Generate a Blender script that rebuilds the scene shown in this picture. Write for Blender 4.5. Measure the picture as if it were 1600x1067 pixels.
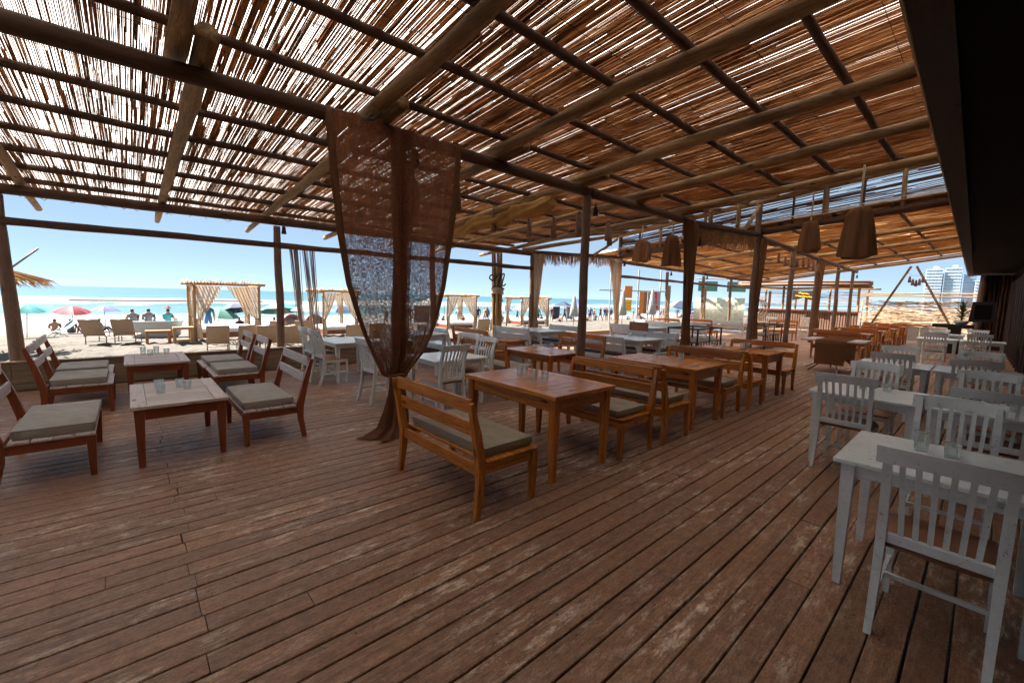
import bpy, math, random
from mathutils import Vector, Matrix, noise
random.seed(11)
R = math.radians
sc = bpy.context.scene
for o in list(bpy.data.objects): bpy.data.objects.remove(o)
COL = sc.collection
PI = math.pi

# ------------------------------------------------------------------ camera
cam = bpy.data.cameras.new('camera'); camo = bpy.data.objects.new('camera', cam); COL.objects.link(camo)
cam.sensor_width = 36; cam.lens = 36*668/1600; cam.clip_start = .05; cam.clip_end = 9000
def cam_matrix(yaw, pit, roll, loc):
    fw = Vector((math.cos(yaw)*math.cos(pit), math.sin(yaw)*math.cos(pit), -math.sin(pit)))
    r = fw.cross(Vector((0, 0, 1))).normalized(); d = fw.cross(r)
    c, s = math.cos(roll), math.sin(roll)
    r2 = c*r+s*d; d2 = -s*r+c*d
    m = Matrix((r2, -d2, -fw)).transposed().to_4x4(); m.translation = loc
    return m
camo.matrix_world = cam_matrix(R(48.03), R(5.92), R(-1.5), Vector((0, 0, 1.6)))
sc.camera = camo

# ------------------------------------------------------------------ light
SUN_EL, SUN_AZ = 53.0, 116.0      # azimuth counted from +X towards +Y (the sea)
world = bpy.data.worlds.new('World'); sc.world = world; world.use_nodes = True
wn = world.node_tree.nodes; wl = world.node_tree.links; wn.clear()
sky = wn.new('ShaderNodeTexSky'); sky.sky_type = 'NISHITA'; sky.sun_disc = False
sky.sun_elevation = R(SUN_EL); sky.sun_rotation = R(90-SUN_AZ); sky.air_density = .30; sky.dust_density = 0; sky.ozone_density = 2.2
bg = wn.new('ShaderNodeBackground'); bg.inputs[1].default_value = .05
wo = wn.new('ShaderNodeOutputWorld'); veil = wn.new('ShaderNodeMix'); veil.data_type = 'RGBA'; veil.inputs[0].default_value = .62; veil.inputs[7].default_value = (2.25, 2.98, 3.35, 1)
wl.new(sky.outputs[0], veil.inputs[6]); wl.new(veil.outputs[2], bg.inputs[0]); wl.new(bg.outputs[0], wo.inputs[0])
sl = bpy.data.lights.new('sun', 'SUN'); sl.energy = 5.0; sl.angle = R(.5); sl.color = (1, .95, .87)
so = bpy.data.objects.new('sun', sl); COL.objects.link(so)
sd = Vector((math.cos(R(SUN_AZ))*math.cos(R(SUN_EL)), math.sin(R(SUN_AZ))*math.cos(R(SUN_EL)), math.sin(R(SUN_EL))))
so.rotation_euler = sd.to_track_quat('Z', 'Y').to_euler(); so.location = (0, 20, 30)
sc.view_settings.view_transform = 'Standard'; sc.view_settings.look = 'None'
sc.view_settings.exposure = 2.3; sc.view_settings.gamma = 1; sc.view_settings.use_curve_mapping = False
sc.render.engine = 'CYCLES'
sc.cycles.max_bounces = 8; sc.cycles.diffuse_bounces = 5; sc.cycles.glossy_bounces = 3
sc.cycles.transmission_bounces = 6; sc.cycles.transparent_max_bounces = 12
sc.cycles.sample_clamp_indirect = 6; sc.cycles.use_denoising = True
sc.cycles.caustics_reflective = False; sc.cycles.caustics_refractive = False

# ------------------------------------------------------------------ materials
def newmat(name):
    m = bpy.data.materials.new(name); m.use_nodes = True
    nt = m.node_tree; return m, nt, nt.nodes['Principled BSDF'], nt.nodes, nt.links
def ramp(N, L, src, stops):
    r = N.new('ShaderNodeValToRGB'); e = r.color_ramp.elements
    while len(e) < len(stops): e.new(.5)
    for i, (p, c) in enumerate(stops):
        e[i].position = p; e[i].color = (*c, 1) if len(c) == 3 else c
    L.new(src, r.inputs[0]); return r.outputs[0]
def coords(N, L, scale, world_space=False, jitter=True):
    mp = N.new('ShaderNodeMapping'); mp.inputs['Scale'].default_value = scale
    if world_space:
        g = N.new('ShaderNodeNewGeometry'); L.new(g.outputs['Position'], mp.inputs['Vector'])
    else:
        t = N.new('ShaderNodeTexCoord'); L.new(t.outputs['Object'], mp.inputs['Vector'])
        if jitter:
            oi = N.new('ShaderNodeObjectInfo'); vm = N.new('ShaderNodeVectorMath'); vm.operation = 'SCALE'
            vm.inputs[0].default_value = (37, 53, 71); L.new(oi.outputs['Random'], vm.inputs['Scale'])
            L.new(vm.outputs[0], mp.inputs['Location'])
    return mp.outputs[0]
def tex(N, L, vec, scale, detail=5, rough=.6, dist=0):
    n = N.new('ShaderNodeTexNoise'); n.inputs['Scale'].default_value = scale; n.inputs['Detail'].default_value = detail
    n.inputs['Roughness'].default_value = rough; n.inputs['Distortion'].default_value = dist
    L.new(vec, n.inputs['Vector']); return n.outputs['Fac']
def mixc(N, L, fac, a, b, mode='MIX'):
    m = N.new('ShaderNodeMix'); m.data_type = 'RGBA'; m.blend_type = mode
    for sock, v in ((m.inputs[0], fac), (m.inputs[6], a), (m.inputs[7], b)):
        if isinstance(v, (int, float)): sock.default_value = v
        elif isinstance(v, tuple): sock.default_value = (*v, 1) if len(v) == 3 else v
        else: L.new(v, sock)
    return m.outputs[2]
def mathn(N, L, op, a, b=0.0, clamp=False):
    m = N.new('ShaderNodeMath'); m.operation = op; m.use_clamp = clamp
    for i, v in enumerate((a, b)):
        if isinstance(v, (int, float)): m.inputs[i].default_value = v
        else: L.new(v, m.inputs[i])
    return m.outputs[0]
def bump(N, L, P, h, strength=.3, dist=.01):
    b = N.new('ShaderNodeBump'); b.inputs['Strength'].default_value = strength; b.inputs['Distance'].default_value = dist
    L.new(h, b.inputs['Height']); L.new(b.outputs[0], P.inputs['Normal'])
def objrand(N, L, lo, hi):
    oi = N.new('ShaderNodeObjectInfo'); mr = N.new('ShaderNodeMapRange')
    mr.inputs['To Min'].default_value = lo; mr.inputs['To Max'].default_value = hi
    L.new(oi.outputs['Random'], mr.inputs['Value']); return mr.outputs[0]

def wood(name, dark, mid, light, axis='X', rough=.5, worn=None, worn_at=(.55, .75), vary=.25, fine=60, world_space=False, knots=True, spec=.5):
    m, nt, P, N, L = newmat(name)
    s = {'X': (.6, 9, 9), 'Y': (9, .6, 9), 'Z': (9, 9, .6)}[axis]
    v = coords(N, L, s, world_space)
    g = tex(N, L, v, 3.0, 6, .65, .6)
    c = ramp(N, L, g, [(.3, dark), (.5, mid), (.7, light)])
    s2 = tuple(a*3 for a in s)
    f = tex(N, L, coords(N, L, s2, world_space), fine/12, 4, .7)
    c = mixc(N, L, .35, c, ramp(N, L, f, [(.35, tuple(a*.55 for a in dark)), (.6, light)]), 'MIX')
    if knots:
        vo = N.new('ShaderNodeTexVoronoi'); vo.inputs['Scale'].default_value = 1.0
        ks = {'X': (2.2, 7, 7), 'Y': (7, 2.2, 7), 'Z': (7, 7, 2.2)}[axis]
        L.new(coords(N, L, ks, world_space), vo.inputs['Vector'])
        c = mixc(N, L, ramp(N, L, vo.outputs['Distance'], [(.06, (1, 1, 1)), (.16, (0, 0, 0))]), c, tuple(a*.45 for a in dark))
    if worn:
        w = tex(N, L, coords(N, L, tuple(a*.35 for a in s), world_space), 2.2, 7, .75)
        c = mixc(N, L, ramp(N, L, w, [(worn_at[0], (0, 0, 0)), (worn_at[1], (1, 1, 1))]), c, worn)
    hs = N.new('ShaderNodeHueSaturation'); L.new(c, hs.inputs['Color']); L.new(objrand(N, L, 1-vary, 1+vary), hs.inputs['Value'])
    L.new(hs.outputs[0], P.inputs['Base Color'])
    P.inputs['Roughness'].default_value = rough; P.inputs['Specular IOR Level'].default_value = spec
    bump(N, L, P, f, .25, .004)
    return m
M = {}
for ax in 'XYZ':
    M['orange'+ax] = wood('varnished_orange_wood_'+ax, (.30, .070, .010), (.50, .15, .020), (.68, .29, .05), ax, .24, vary=.24)
    M['red'+ax] = wood('red_brown_wood_'+ax, (.17, .038, .015), (.27, .062, .022), (.36, .10, .038), ax, .42, vary=.12)
    M['pale'+ax] = wood('bleached_wood_'+ax, (.46, .36, .32), (.62, .52, .48), (.74, .66, .63), ax, .6, worn=(.33, .2, .15), worn_at=(.56, .8), vary=.1)
    M['log'+ax] = wood('peeled_log_'+ax, (.19, .098, .038), (.36, .21, .088), (.52, .34, .155), ax, .75, worn=(.12, .06, .03), worn_at=(.46, .66), vary=.2)
    M['beam'+ax] = wood('weathered_log_'+ax, (.055, .024, .012), (.10, .046, .024), (.16, .085, .048), ax, .8, vary=.2)
    M['post'+ax] = wood('grey_brown_log_'+ax, (.12, .065, .042), (.20, .115, .075), (.28, .18, .125), ax, .8, worn=(.13, .075, .05), worn_at=(.5, .75), vary=.12)
    M['kerb'+ax] = wood('composite_board_'+ax, (.20, .13, .075), (.27, .18, .11), (.32, .225, .145), ax, .7, vary=.12, knots=False)

def deck_mat():
    m, nt, P, N, L = newmat('worn_deck_boards')
    v = coords(N, L, (.7, 14, 14), True)
    vr = N.new('ShaderNodeVectorMath'); vr.operation = 'ADD'; oi = N.new('ShaderNodeObjectInfo'); sc2 = N.new('ShaderNodeVectorMath'); sc2.operation = 'SCALE'
    sc2.inputs[0].default_value = (31, 3, 7); L.new(oi.outputs['Random'], sc2.inputs['Scale']); L.new(v, vr.inputs[0]); L.new(sc2.outputs[0], vr.inputs[1])
    v = vr.outputs[0]
    g = tex(N, L, v, 2.2, 8, .7, .5)
    c = ramp(N, L, g, [(.3, (.13, .055, .028)), (.5, (.235, .112, .062)), (.68, (.34, .185, .108))])
    f = tex(N, L, v, 9, 6, .75)
    c = mixc(N, L, .45, c, ramp(N, L, f, [(.36, (.085, .034, .02)), (.62, (.36, .21, .135))]))
    big = tex(N, L, coords(N, L, (.45, .8, 1), True), 1.3, 4, .6)
    c = mixc(N, L, ramp(N, L, big, [(.4, (0, 0, 0)), (.62, (.6, .6, .6))]), c, mixc(N, L, f, (.17, .072, .042), (.36, .215, .135)))
    # flaking pale wear, stretched along the boards
    w = tex(N, L, coords(N, L, (2.2, 9, 1), True), 1.6, 9, .82)
    w2 = tex(N, L, coords(N, L, (.9, 1.6, 1), True), 1.1, 3, .5)
    wm = mathn(N, L, 'MULTIPLY', ramp(N, L, w, [(.51, (0, 0, 0)), (.60, (1, 1, 1))]), ramp(N, L, w2, [(.42, (0, 0, 0)), (.60, (1, 1, 1))]))
    c = mixc(N, L, mathn(N, L, 'MULTIPLY', wm, .8), c, (.66, .55, .46))
    # drops and specks
    vo = N.new('ShaderNodeTexVoronoi'); vo.inputs['Scale'].default_value = 9; L.new(coords(N, L, (1, 1, 1), True), vo.inputs['Vector'])
    c = mixc(N, L, ramp(N, L, vo.outputs['Distance'], [(.045, (1, 1, 1)), (.07, (0, 0, 0))]), c, (.05, .025, .018))
    vo2 = N.new('ShaderNodeTexVoronoi'); vo2.inputs['Scale'].default_value = 23; L.new(coords(N, L, (1, 1, 1), True), vo2.inputs['Vector'])
    sp = mathn(N, L, 'MULTIPLY', ramp(N, L, vo2.outputs['Distance'], [(.06, (1, 1, 1)), (.09, (0, 0, 0))]), ramp(N, L, w2, [(.5, (0, 0, 0)), (.6, (1, 1, 1))]))
    c = mixc(N, L, sp, c, (.5, .4, .32))
    hs = N.new('ShaderNodeHueSaturation'); L.new(c, hs.inputs['Color']); L.new(objrand(N, L, .84, 1.16), hs.inputs['Value'])
    mo = tex(N, L, coords(N, L, (1, 1.7, 1), True), 13, 6, .75); mo2 = tex(N, L, coords(N, L, (1, 2.5, 1), True), 55, 4, .8)
    dk = mixc(N, L, 1.0, hs.outputs[0], ramp(N, L, mo, [(.34, (.76, .72, .66)), (.5, (1.17, 1.16, 1.08)), (.66, (1.58, 1.55, 1.42))]), 'MULTIPLY')
    dk = mixc(N, L, 1.0, dk, ramp(N, L, mo2, [(.36, (.66, .62, .58)), (.52, (1, 1, 1)), (.7, (1.3, 1.28, 1.22))]), 'MULTIPLY'); L.new(dk, P.inputs['Base Color'])
    rr = ramp(N, L, f, [(.3, (.34, .34, .34)), (.7, (.6, .6, .6))]); L.new(rr, P.inputs['Roughness'])
    bump(N, L, P, mathn(N, L, 'ADD', f, wm), .35, .004)
    return m
M['deck'] = deck_mat()

def paint(name, col, chip=(.26, .17, .12), rough=.27, amount=.60, streak=(.9, .9, .85)):
    m, nt, P, N, L = newmat(name)
    g = tex(N, L, coords(N, L, (3, 3, 3)), 2.5, 6, .7)
    c = mixc(N, L, ramp(N, L, g, [(.35, (0, 0, 0)), (.75, (1, 1, 1))]), col, tuple(a*b for a, b in zip(col, streak)))
    br = tex(N, L, coords(N, L, (30, 4, 8)), 6, 4, .7)
    c = mixc(N, L, ramp(N, L, br, [(.3, (.35, .35, .35)), (.5, (0, 0, 0))]), c, tuple(a*.72 for a in col))
    w = tex(N, L, coords(N, L, (5, 5, 5)), 6, 9, .85)
    c = mixc(N, L, ramp(N, L, w, [(amount, (0, 0, 0)), (amount+.025, (1, 1, 1))]), c, chip)
    L.new(c, P.inputs['Base Color']); P.inputs['Roughness'].default_value = rough
    bump(N, L, P, mathn(N, L, 'ADD', w, br), .2, .003); return m
M['white'] = paint('chipped_white_paint', (.84, .90, .91), streak=(.86, .88, .84))
M['bluewhite'] = paint('pale_blue_white_paint', (.74, .80, .84), streak=(.85, .9, .9))
M['lowwall'] = paint('whitewashed_boards', (.72, .72, .68))

def plain(name, col, rough=.6, spec=.5, metal=0, var=.12, scale=8, alpha=None, trans=0):
    m, nt, P, N, L = newmat(name)
    g = tex(N, L, coords(N, L, (1, 1, 1)), scale, 5, .6)
    L.new(ramp(N, L, g, [(.3, tuple(a*(1-var) for a in col)), (.7, tuple(min(1, a*(1+var)) for a in col))]), P.inputs['Base Color'])
    P.inputs['Roughness'].default_value = rough; P.inputs['Specular IOR Level'].default_value = spec; P.inputs['Metallic'].default_value = metal
    bump(N, L, P, g, .08, .004)
    return m
M['leather'] = plain('brown_leatherette', (.085, .036, .024), .42)
M['leathertan'] = plain('tan_leatherette', (.30, .13, .07), .45)
M['black'] = plain('black_metal', (.02, .015, .015), .45)
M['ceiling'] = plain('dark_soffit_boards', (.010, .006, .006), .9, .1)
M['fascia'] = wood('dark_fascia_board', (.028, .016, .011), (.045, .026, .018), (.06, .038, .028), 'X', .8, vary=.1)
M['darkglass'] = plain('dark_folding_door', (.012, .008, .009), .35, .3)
M['doorframe'] = plain('door_frame_brown', (.13, .085, .07), .35)
M['rope'] = plain('pale_rope', (.55, .48, .38), .9, var=.3, scale=60)
M['whiteplastic'] = plain('white_plastic', (0.476, 0.493, 0.493), .4, var=.04)
M['canvas_red'] = plain('red_canvas', (0.264, 0.013, 0.03), .8)
M['canvas_pink'] = plain('pale_pink_canvas', (0.34, 0.212, 0.221), .8)
M['canvas_violet'] = plain('violet_canvas', (0.093, 0.093, 0.264), .8)
M['canvas_blue'] = plain('blue_canvas', (0.034, 0.106, 0.234), .8)
M['canvas_teal'] = plain('turquoise_canvas', (0.043, 0.264, 0.281), .8)
M['canvas_green'] = plain('mint_canvas', (0.106, 0.264, 0.212), .8)
M['canvas_white'] = plain('white_canvas', (0.348, 0.348, 0.34), .8, var=.05)
M['canvas_dark'] = plain('navy_canvas', (0.021, 0.034, 0.076), .8)
M['canvas_grey'] = plain('grey_canvas', (0.136, 0.136, 0.145), .8)
M['mauve'] = plain('mauve_rubber', (0.178, 0.068, 0.076), .5)
M['yellow'] = plain('yellow_lettering', (.95, .48, .02), .5, var=.05)
M['signdark'] = plain('dark_sign_board', (.03, .016, .012), .6)
M['signred'] = plain('red_print', (.65, .03, .08), .5, var=.05)
M['signorange'] = plain('orange_print', (.75, .22, .03), .5, var=.1)
M['signbrown'] = plain('brown_print', (.30, .12, .04), .5, var=.3)
M['terracotta'] = plain('plant_pot_glaze', (.62, .64, .6), .4)
M['plant'] = plain('spiky_leaf_green', (.07, .12, .04), .5, var=.5)
M['soil'] = plain('potting_soil', (.05, .03, .02), .9)
M['towel'] = plain('striped_towel', (0.149, 0.234, 0.276), .9, var=.5, scale=14)
M['sling'] = plain('beige_sling_fabric', (0.374, 0.264, 0.178), .8, var=.06)
M['alu'] = plain('brown_aluminium', (.22, .16, .13), .4)
M['pinewood'] = wood('bright_pine', (.27, .13, .045), (.36, .19, .07), (.42, .26, .12), 'Z', .6, vary=.08)
M['stoolwood'] = wood('orange_stool_wood', (.30, .10, .025), (.37, .14, .04), (.42, .19, .06), 'X', .5, vary=.05)

def cushion_mat(name, col):
    m, nt, P, N, L = newmat(name)
    wv = tex(N, L, coords(N, L, (1, 1, 1)), 260, 2, .5)
    g = tex(N, L, coords(N, L, (1, 1, 1)), 3.5, 4, .6)
    c = ramp(N, L, g, [(.3, tuple(a*.86 for a in col)), (.7, tuple(a*1.1 for a in col))])
    c = mixc(N, L, .25, c, ramp(N, L, wv, [(.4, tuple(a*.7 for a in col)), (.6, tuple(a*1.2 for a in col))]))
    L.new(c, P.inputs['Base Color']); P.inputs['Roughness'].default_value = .9; P.inputs['Sheen Weight'].default_value = .2
    cr = tex(N, L, coords(N, L, (1, 1, 1)), 6, 3, .5, 1.5)
    bump(N, L, P, mathn(N, L, 'ADD', mathn(N, L, 'MULTIPLY', wv, .12), cr), .55, .02)
    return m
M['cushion'] = cushion_mat('taupe_canvas', (.30, .245, .165))
M['cushionskylit'] = cushion_mat('skylit_taupe_canvas', (.37, .34, .30))  # same taupe canvas, with sky light put into a paler, greyer colour
M['mattress'] = cushion_mat('white_mattress', (.78, .78, .76))

def burlap(name, col, open_, trans=.35, cloth=1.0):
    # open weave: fine vertical and level threads with gaps between them
    m, nt, P, N, L = newmat(name)
    N.remove(P)
    out = N['Material Output']
    w1 = tex(N, L, coords(N, L, (330, 330, 26), False, False), 1, 2, .6)
    w2 = tex(N, L, coords(N, L, (26, 26, 330), False, False), 1, 2, .6)
    lo = tex(N, L, coords(N, L, (14, 14, 5), False, False), 1, 3, .6)
    mx = mathn(N, L, 'ADD', mathn(N, L, 'MAXIMUM', w1, w2), mathn(N, L, 'MULTIPLY', mathn(N, L, 'SUBTRACT', lo, .5), .06))
    hole = ramp(N, L, mx, [(open_-.07, (1, 1, 1)), (open_+.07, (0, 0, 0))])
    pt = tex(N, L, coords(N, L, (1, 1, .3), False, False), 3, 3, .6)
    cc = ramp(N, L, pt, [(.3, tuple(a*.8 for a in col)), (.7, tuple(a*1.15 for a in col))])
    cc = mixc(N, L, .35, cc, ramp(N, L, w1, [(.4, tuple(a*.55 for a in col)), (.6, tuple(min(1, a*1.3) for a in col))]))
    d = N.new('ShaderNodeBsdfDiffuse'); t = N.new('ShaderNodeBsdfTranslucent'); L.new(cc, d.inputs[0]); L.new(cc, t.inputs[0])
    ms = N.new('ShaderNodeMixShader'); ms.inputs[0].default_value = trans; L.new(d.outputs[0], ms.inputs[1]); L.new(t.outputs[0], ms.inputs[2])
    tr = N.new('ShaderNodeBsdfTransparent'); m2 = N.new('ShaderNodeMixShader')
    L.new(hole, m2.inputs[0]); L.new(ms.outputs[0], m2.inputs[1]); L.new(tr.outputs[0], m2.inputs[2])
    L.new(m2.outputs[0], out.inputs[0]); return m
M['burlap'] = burlap('brown_burlap', (.27, .11, .06), .465, .35)
M['burlapthick'] = burlap('brown_burlap_thick', (.25, .125, .065), .30, .25)
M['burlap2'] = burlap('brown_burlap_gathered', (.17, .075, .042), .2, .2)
M['sheer'] = burlap('sheer_beige_cloth', (.42, .31, .22), .45, .4)
M['goldcloth'] = burlap('golden_brown_cloth', (.55, .33, .13), .25, .35)

def reed_mat(name, cols, trans):
    m, nt, P, N, L = newmat(name)
    N.remove(P); out = N['Material Output']
    v = coords(N, L, (55, .9, 55), True)
    g = tex(N, L, v, 1.0, 3, .7)
    c = ramp(N, L, g, [(.32, cols[0]), (.5, cols[1]), (.66, cols[2])])
    b = tex(N, L, coords(N, L, (1.2, .8, 1), True), 1.6, 3, .6)
    c = mixc(N, L, ramp(N, L, b, [(.45, (0, 0, 0)), (.7, (.7, .7, .7))]), c, cols[0])
    d = N.new('ShaderNodeBsdfDiffuse'); t = N.new('ShaderNodeBsdfTranslucent'); L.new(c, d.inputs[0]); L.new(c, t.inputs[0])
    ms = N.new('ShaderNodeMixShader'); ms.inputs[0].default_value = trans
    L.new(d.outputs[0], ms.inputs[1]); L.new(t.outputs[0], ms.inputs[2]); L.new(ms.outputs[0], out.inputs[0]); return m
M['reed'] = reed_mat('split_reed', ((.22, .09, .038), (.46, .25, .125), (.70, .51, .32)), .36)
M['reedfar'] = reed_mat('bundled_reed', ((.32, .14, .055), (.60, .35, .15), (.76, .55, .30)), .3)
M['twig'] = plain('willow_twigs', (.60, .42, .25), .8, var=.5, scale=3)
M['thatch'] = plain('weathered_thatch', (.24, .13, .08), .9, var=.4, scale=30)

def sheet_mat():
    m, nt, P, N, L = newmat('translucent_diffusing_sheet'); N.remove(P); out = N['Material Output']
    t = N.new('ShaderNodeBsdfTranslucent'); d = N.new('ShaderNodeBsdfDiffuse'); g = tex(N, L, coords(N, L, (1, .3, 1), True), 2.0, 5, .6)
    c = ramp(N, L, g, [(.3, (.82, .82, .83)), (.7, (.93, .92, .9))]); L.new(c, t.inputs[0]); L.new(c, d.inputs[0])
    ms = N.new('ShaderNodeMixShader'); ms.inputs[0].default_value = .85; L.new(d.outputs[0], ms.inputs[1]); L.new(t.outputs[0], ms.inputs[2]); L.new(ms.outputs[0], out.inputs[0]); return m
M['sheet'] = sheet_mat()

def glass_mat():
    m, nt, P, N, L = newmat('ribbed_drinking_glass'); N.remove(P); out = N['Material Output']
    t = N.new('ShaderNodeBsdfTransparent'); t.inputs[0].default_value = (.93, .96, .95, 1)
    g = N.new('ShaderNodeBsdfGlossy'); g.inputs['Roughness'].default_value = .08
    d = N.new('ShaderNodeBsdfTranslucent'); d.inputs[0].default_value = (.8, .85, .84, 1)
    lw = N.new('ShaderNodeLayerWeight'); lw.inputs[0].default_value = .35
    m1 = N.new('ShaderNodeMixShader'); m1.inputs[0].default_value = .5; L.new(g.outputs[0], m1.inputs[1]); L.new(d.outputs[0], m1.inputs[2])
    m2 = N.new('ShaderNodeMixShader'); f = mathn(N, L, 'ADD', mathn(N, L, 'MULTIPLY', lw.outputs['Facing'], .7), .07)
    L.new(f, m2.inputs[0]); L.new(t.outputs[0], m2.inputs[1]); L.new(m1.outputs[0], m2.inputs[2]); L.new(m2.outputs[0], out.inputs[0]); return m
M['glass'] = glass_mat()

def sand_mat():
    m, nt, P, N, L = newmat('pale_dry_sand')
    g = tex(N, L, coords(N, L, (1, 1, 1), True), 1.8, 8, .7)
    c = ramp(N, L, g, [(.3, (.10, .085, .07)), (.7, (.145, .125, .104))])
    sep = N.new('ShaderNodeSeparateXYZ'); ge = N.new('ShaderNodeNewGeometry'); L.new(ge.outputs['Position'], sep.inputs[0])
    e = tex(N, L, coords(N, L, (.08, .08, .08), True), 1.0, 4, .6)
    hh = mathn(N, L, 'ADD', sep.outputs['Z'], mathn(N, L, 'MULTIPLY', e, .25))
    wet = N.new('ShaderNodeMapRange'); wet.inputs['From Min'].default_value = -1.38; wet.inputs['From Max'].default_value = -1.2
    L.new(hh, wet.inputs['Value'])
    c = mixc(N, L, wet.outputs[0], (.085, .075, .066), c)
    L.new(c, P.inputs['Base Color'])
    mr = N.new('ShaderNodeMapRange'); mr.inputs['To Min'].default_value = .25; mr.inputs['To Max'].default_value = .95
    L.new(wet.outputs[0], mr.inputs['Value']); L.new(mr.outputs[0], P.inputs['Roughness'])
    f = tex(N, L, coords(N, L, (1, 1, 1), True), 5, 8, .65)
    bump(N, L, P, f, 1.0, .12); return m
M['sand'] = sand_mat()

def water_mat():
    m, nt, P, N, L = newmat('sea_water')
    ge = N.new('ShaderNodeNewGeometry'); sep = N.new('ShaderNodeSeparateXYZ'); L.new(ge.outputs['Position'], sep.inputs[0])
    wob = tex(N, L, coords(N, L, (.010, .02, 1), True), 1.0, 5, .6)
    yy = mathn(N, L, 'ADD', sep.outputs['Y'], mathn(N, L, 'MULTIPLY', mathn(N, L, 'SUBTRACT', wob, .5), 36))
    deep = N.new('ShaderNodeMapRange'); deep.inputs['From Min'].default_value = 45; deep.inputs['From Max'].default_value = 400
    L.new(yy, deep.inputs['Value'])
    c = ramp(N, L, deep.outputs[0], [(0, (.09, .15, .145)), (.18, (.045, .13, .15)), (1, (.018, .085, .125))])
    st = tex(N, L, coords(N, L, (.02, .12, 1), True), 1.0, 6, .7)
    c = mixc(N, L, .35, c, ramp(N, L, st, [(.35, (.02, .09, .13)), (.65, (.10, .21, .23))]))
    # foam of the breakers, in bands along the shore, broken up by noise
    fn = tex(N, L, coords(N, L, (.07, .055, 1), True), 1.0, 9, .70)
    bands = ramp(N, L, mathn(N, L, 'MULTIPLY', yy, 1/260.0),
                 [(0.0, (1, 1, 1)), (.19, (.85, .85, .85)), (.23, (.62, .62, .62)), (.262, (.02, .02, .02)), (.33, (.05, .05, .05)), (.36, (.6, .6, .6)),
                  (.41, (.98, .98, .98)), (.52, (.75, .75, .75)), (.60, (.33, .33, .33)), (.70, (.0, .0, .0)), (1, (0, 0, 0))])
    fm = mathn(N, L, 'ADD', bands, mathn(N, L, 'SUBTRACT', mathn(N, L, 'MULTIPLY', fn, 2.2), .62))
    foam = ramp(N, L, fm, [(.98, (0, 0, 0)), (1.13, (1, 1, 1))])
    # ramps clamp at 1, so scale first
    N.remove(foam.node)
    foam = ramp(N, L, mathn(N, L, 'MULTIPLY', fm, .5), [(.52, (0, 0, 0)), (.61, (1, 1, 1))])
    cap = ramp(N, L, tex(N, L, coords(N, L, (.05, .3, 1), True), 1.0, 7, .8), [(.70, (0, 0, 0)), (.74, (.6, .6, .6))])
    foam = mathn(N, L, 'MAXIMUM', foam, cap)
    c = mixc(N, L, foam, c, (.20, .21, .215))
    L.new(c, P.inputs['Base Color'])
    mr = N.new('ShaderNodeMapRange'); mr.inputs['To Min'].default_value = .28; mr.inputs['To Max'].default_value = .9
    L.new(foam, mr.inputs['Value']); L.new(mr.outputs[0], P.inputs['Roughness'])
    P.inputs['Specular IOR Level'].default_value = .25
    h = tex(N, L, coords(N, L, (.25, .8, 1), True), 1.0, 7, .7); bump(N, L, P, mathn(N, L, 'ADD', h, foam), .6, .3)
    return m
M['water'] = water_mat()

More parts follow.
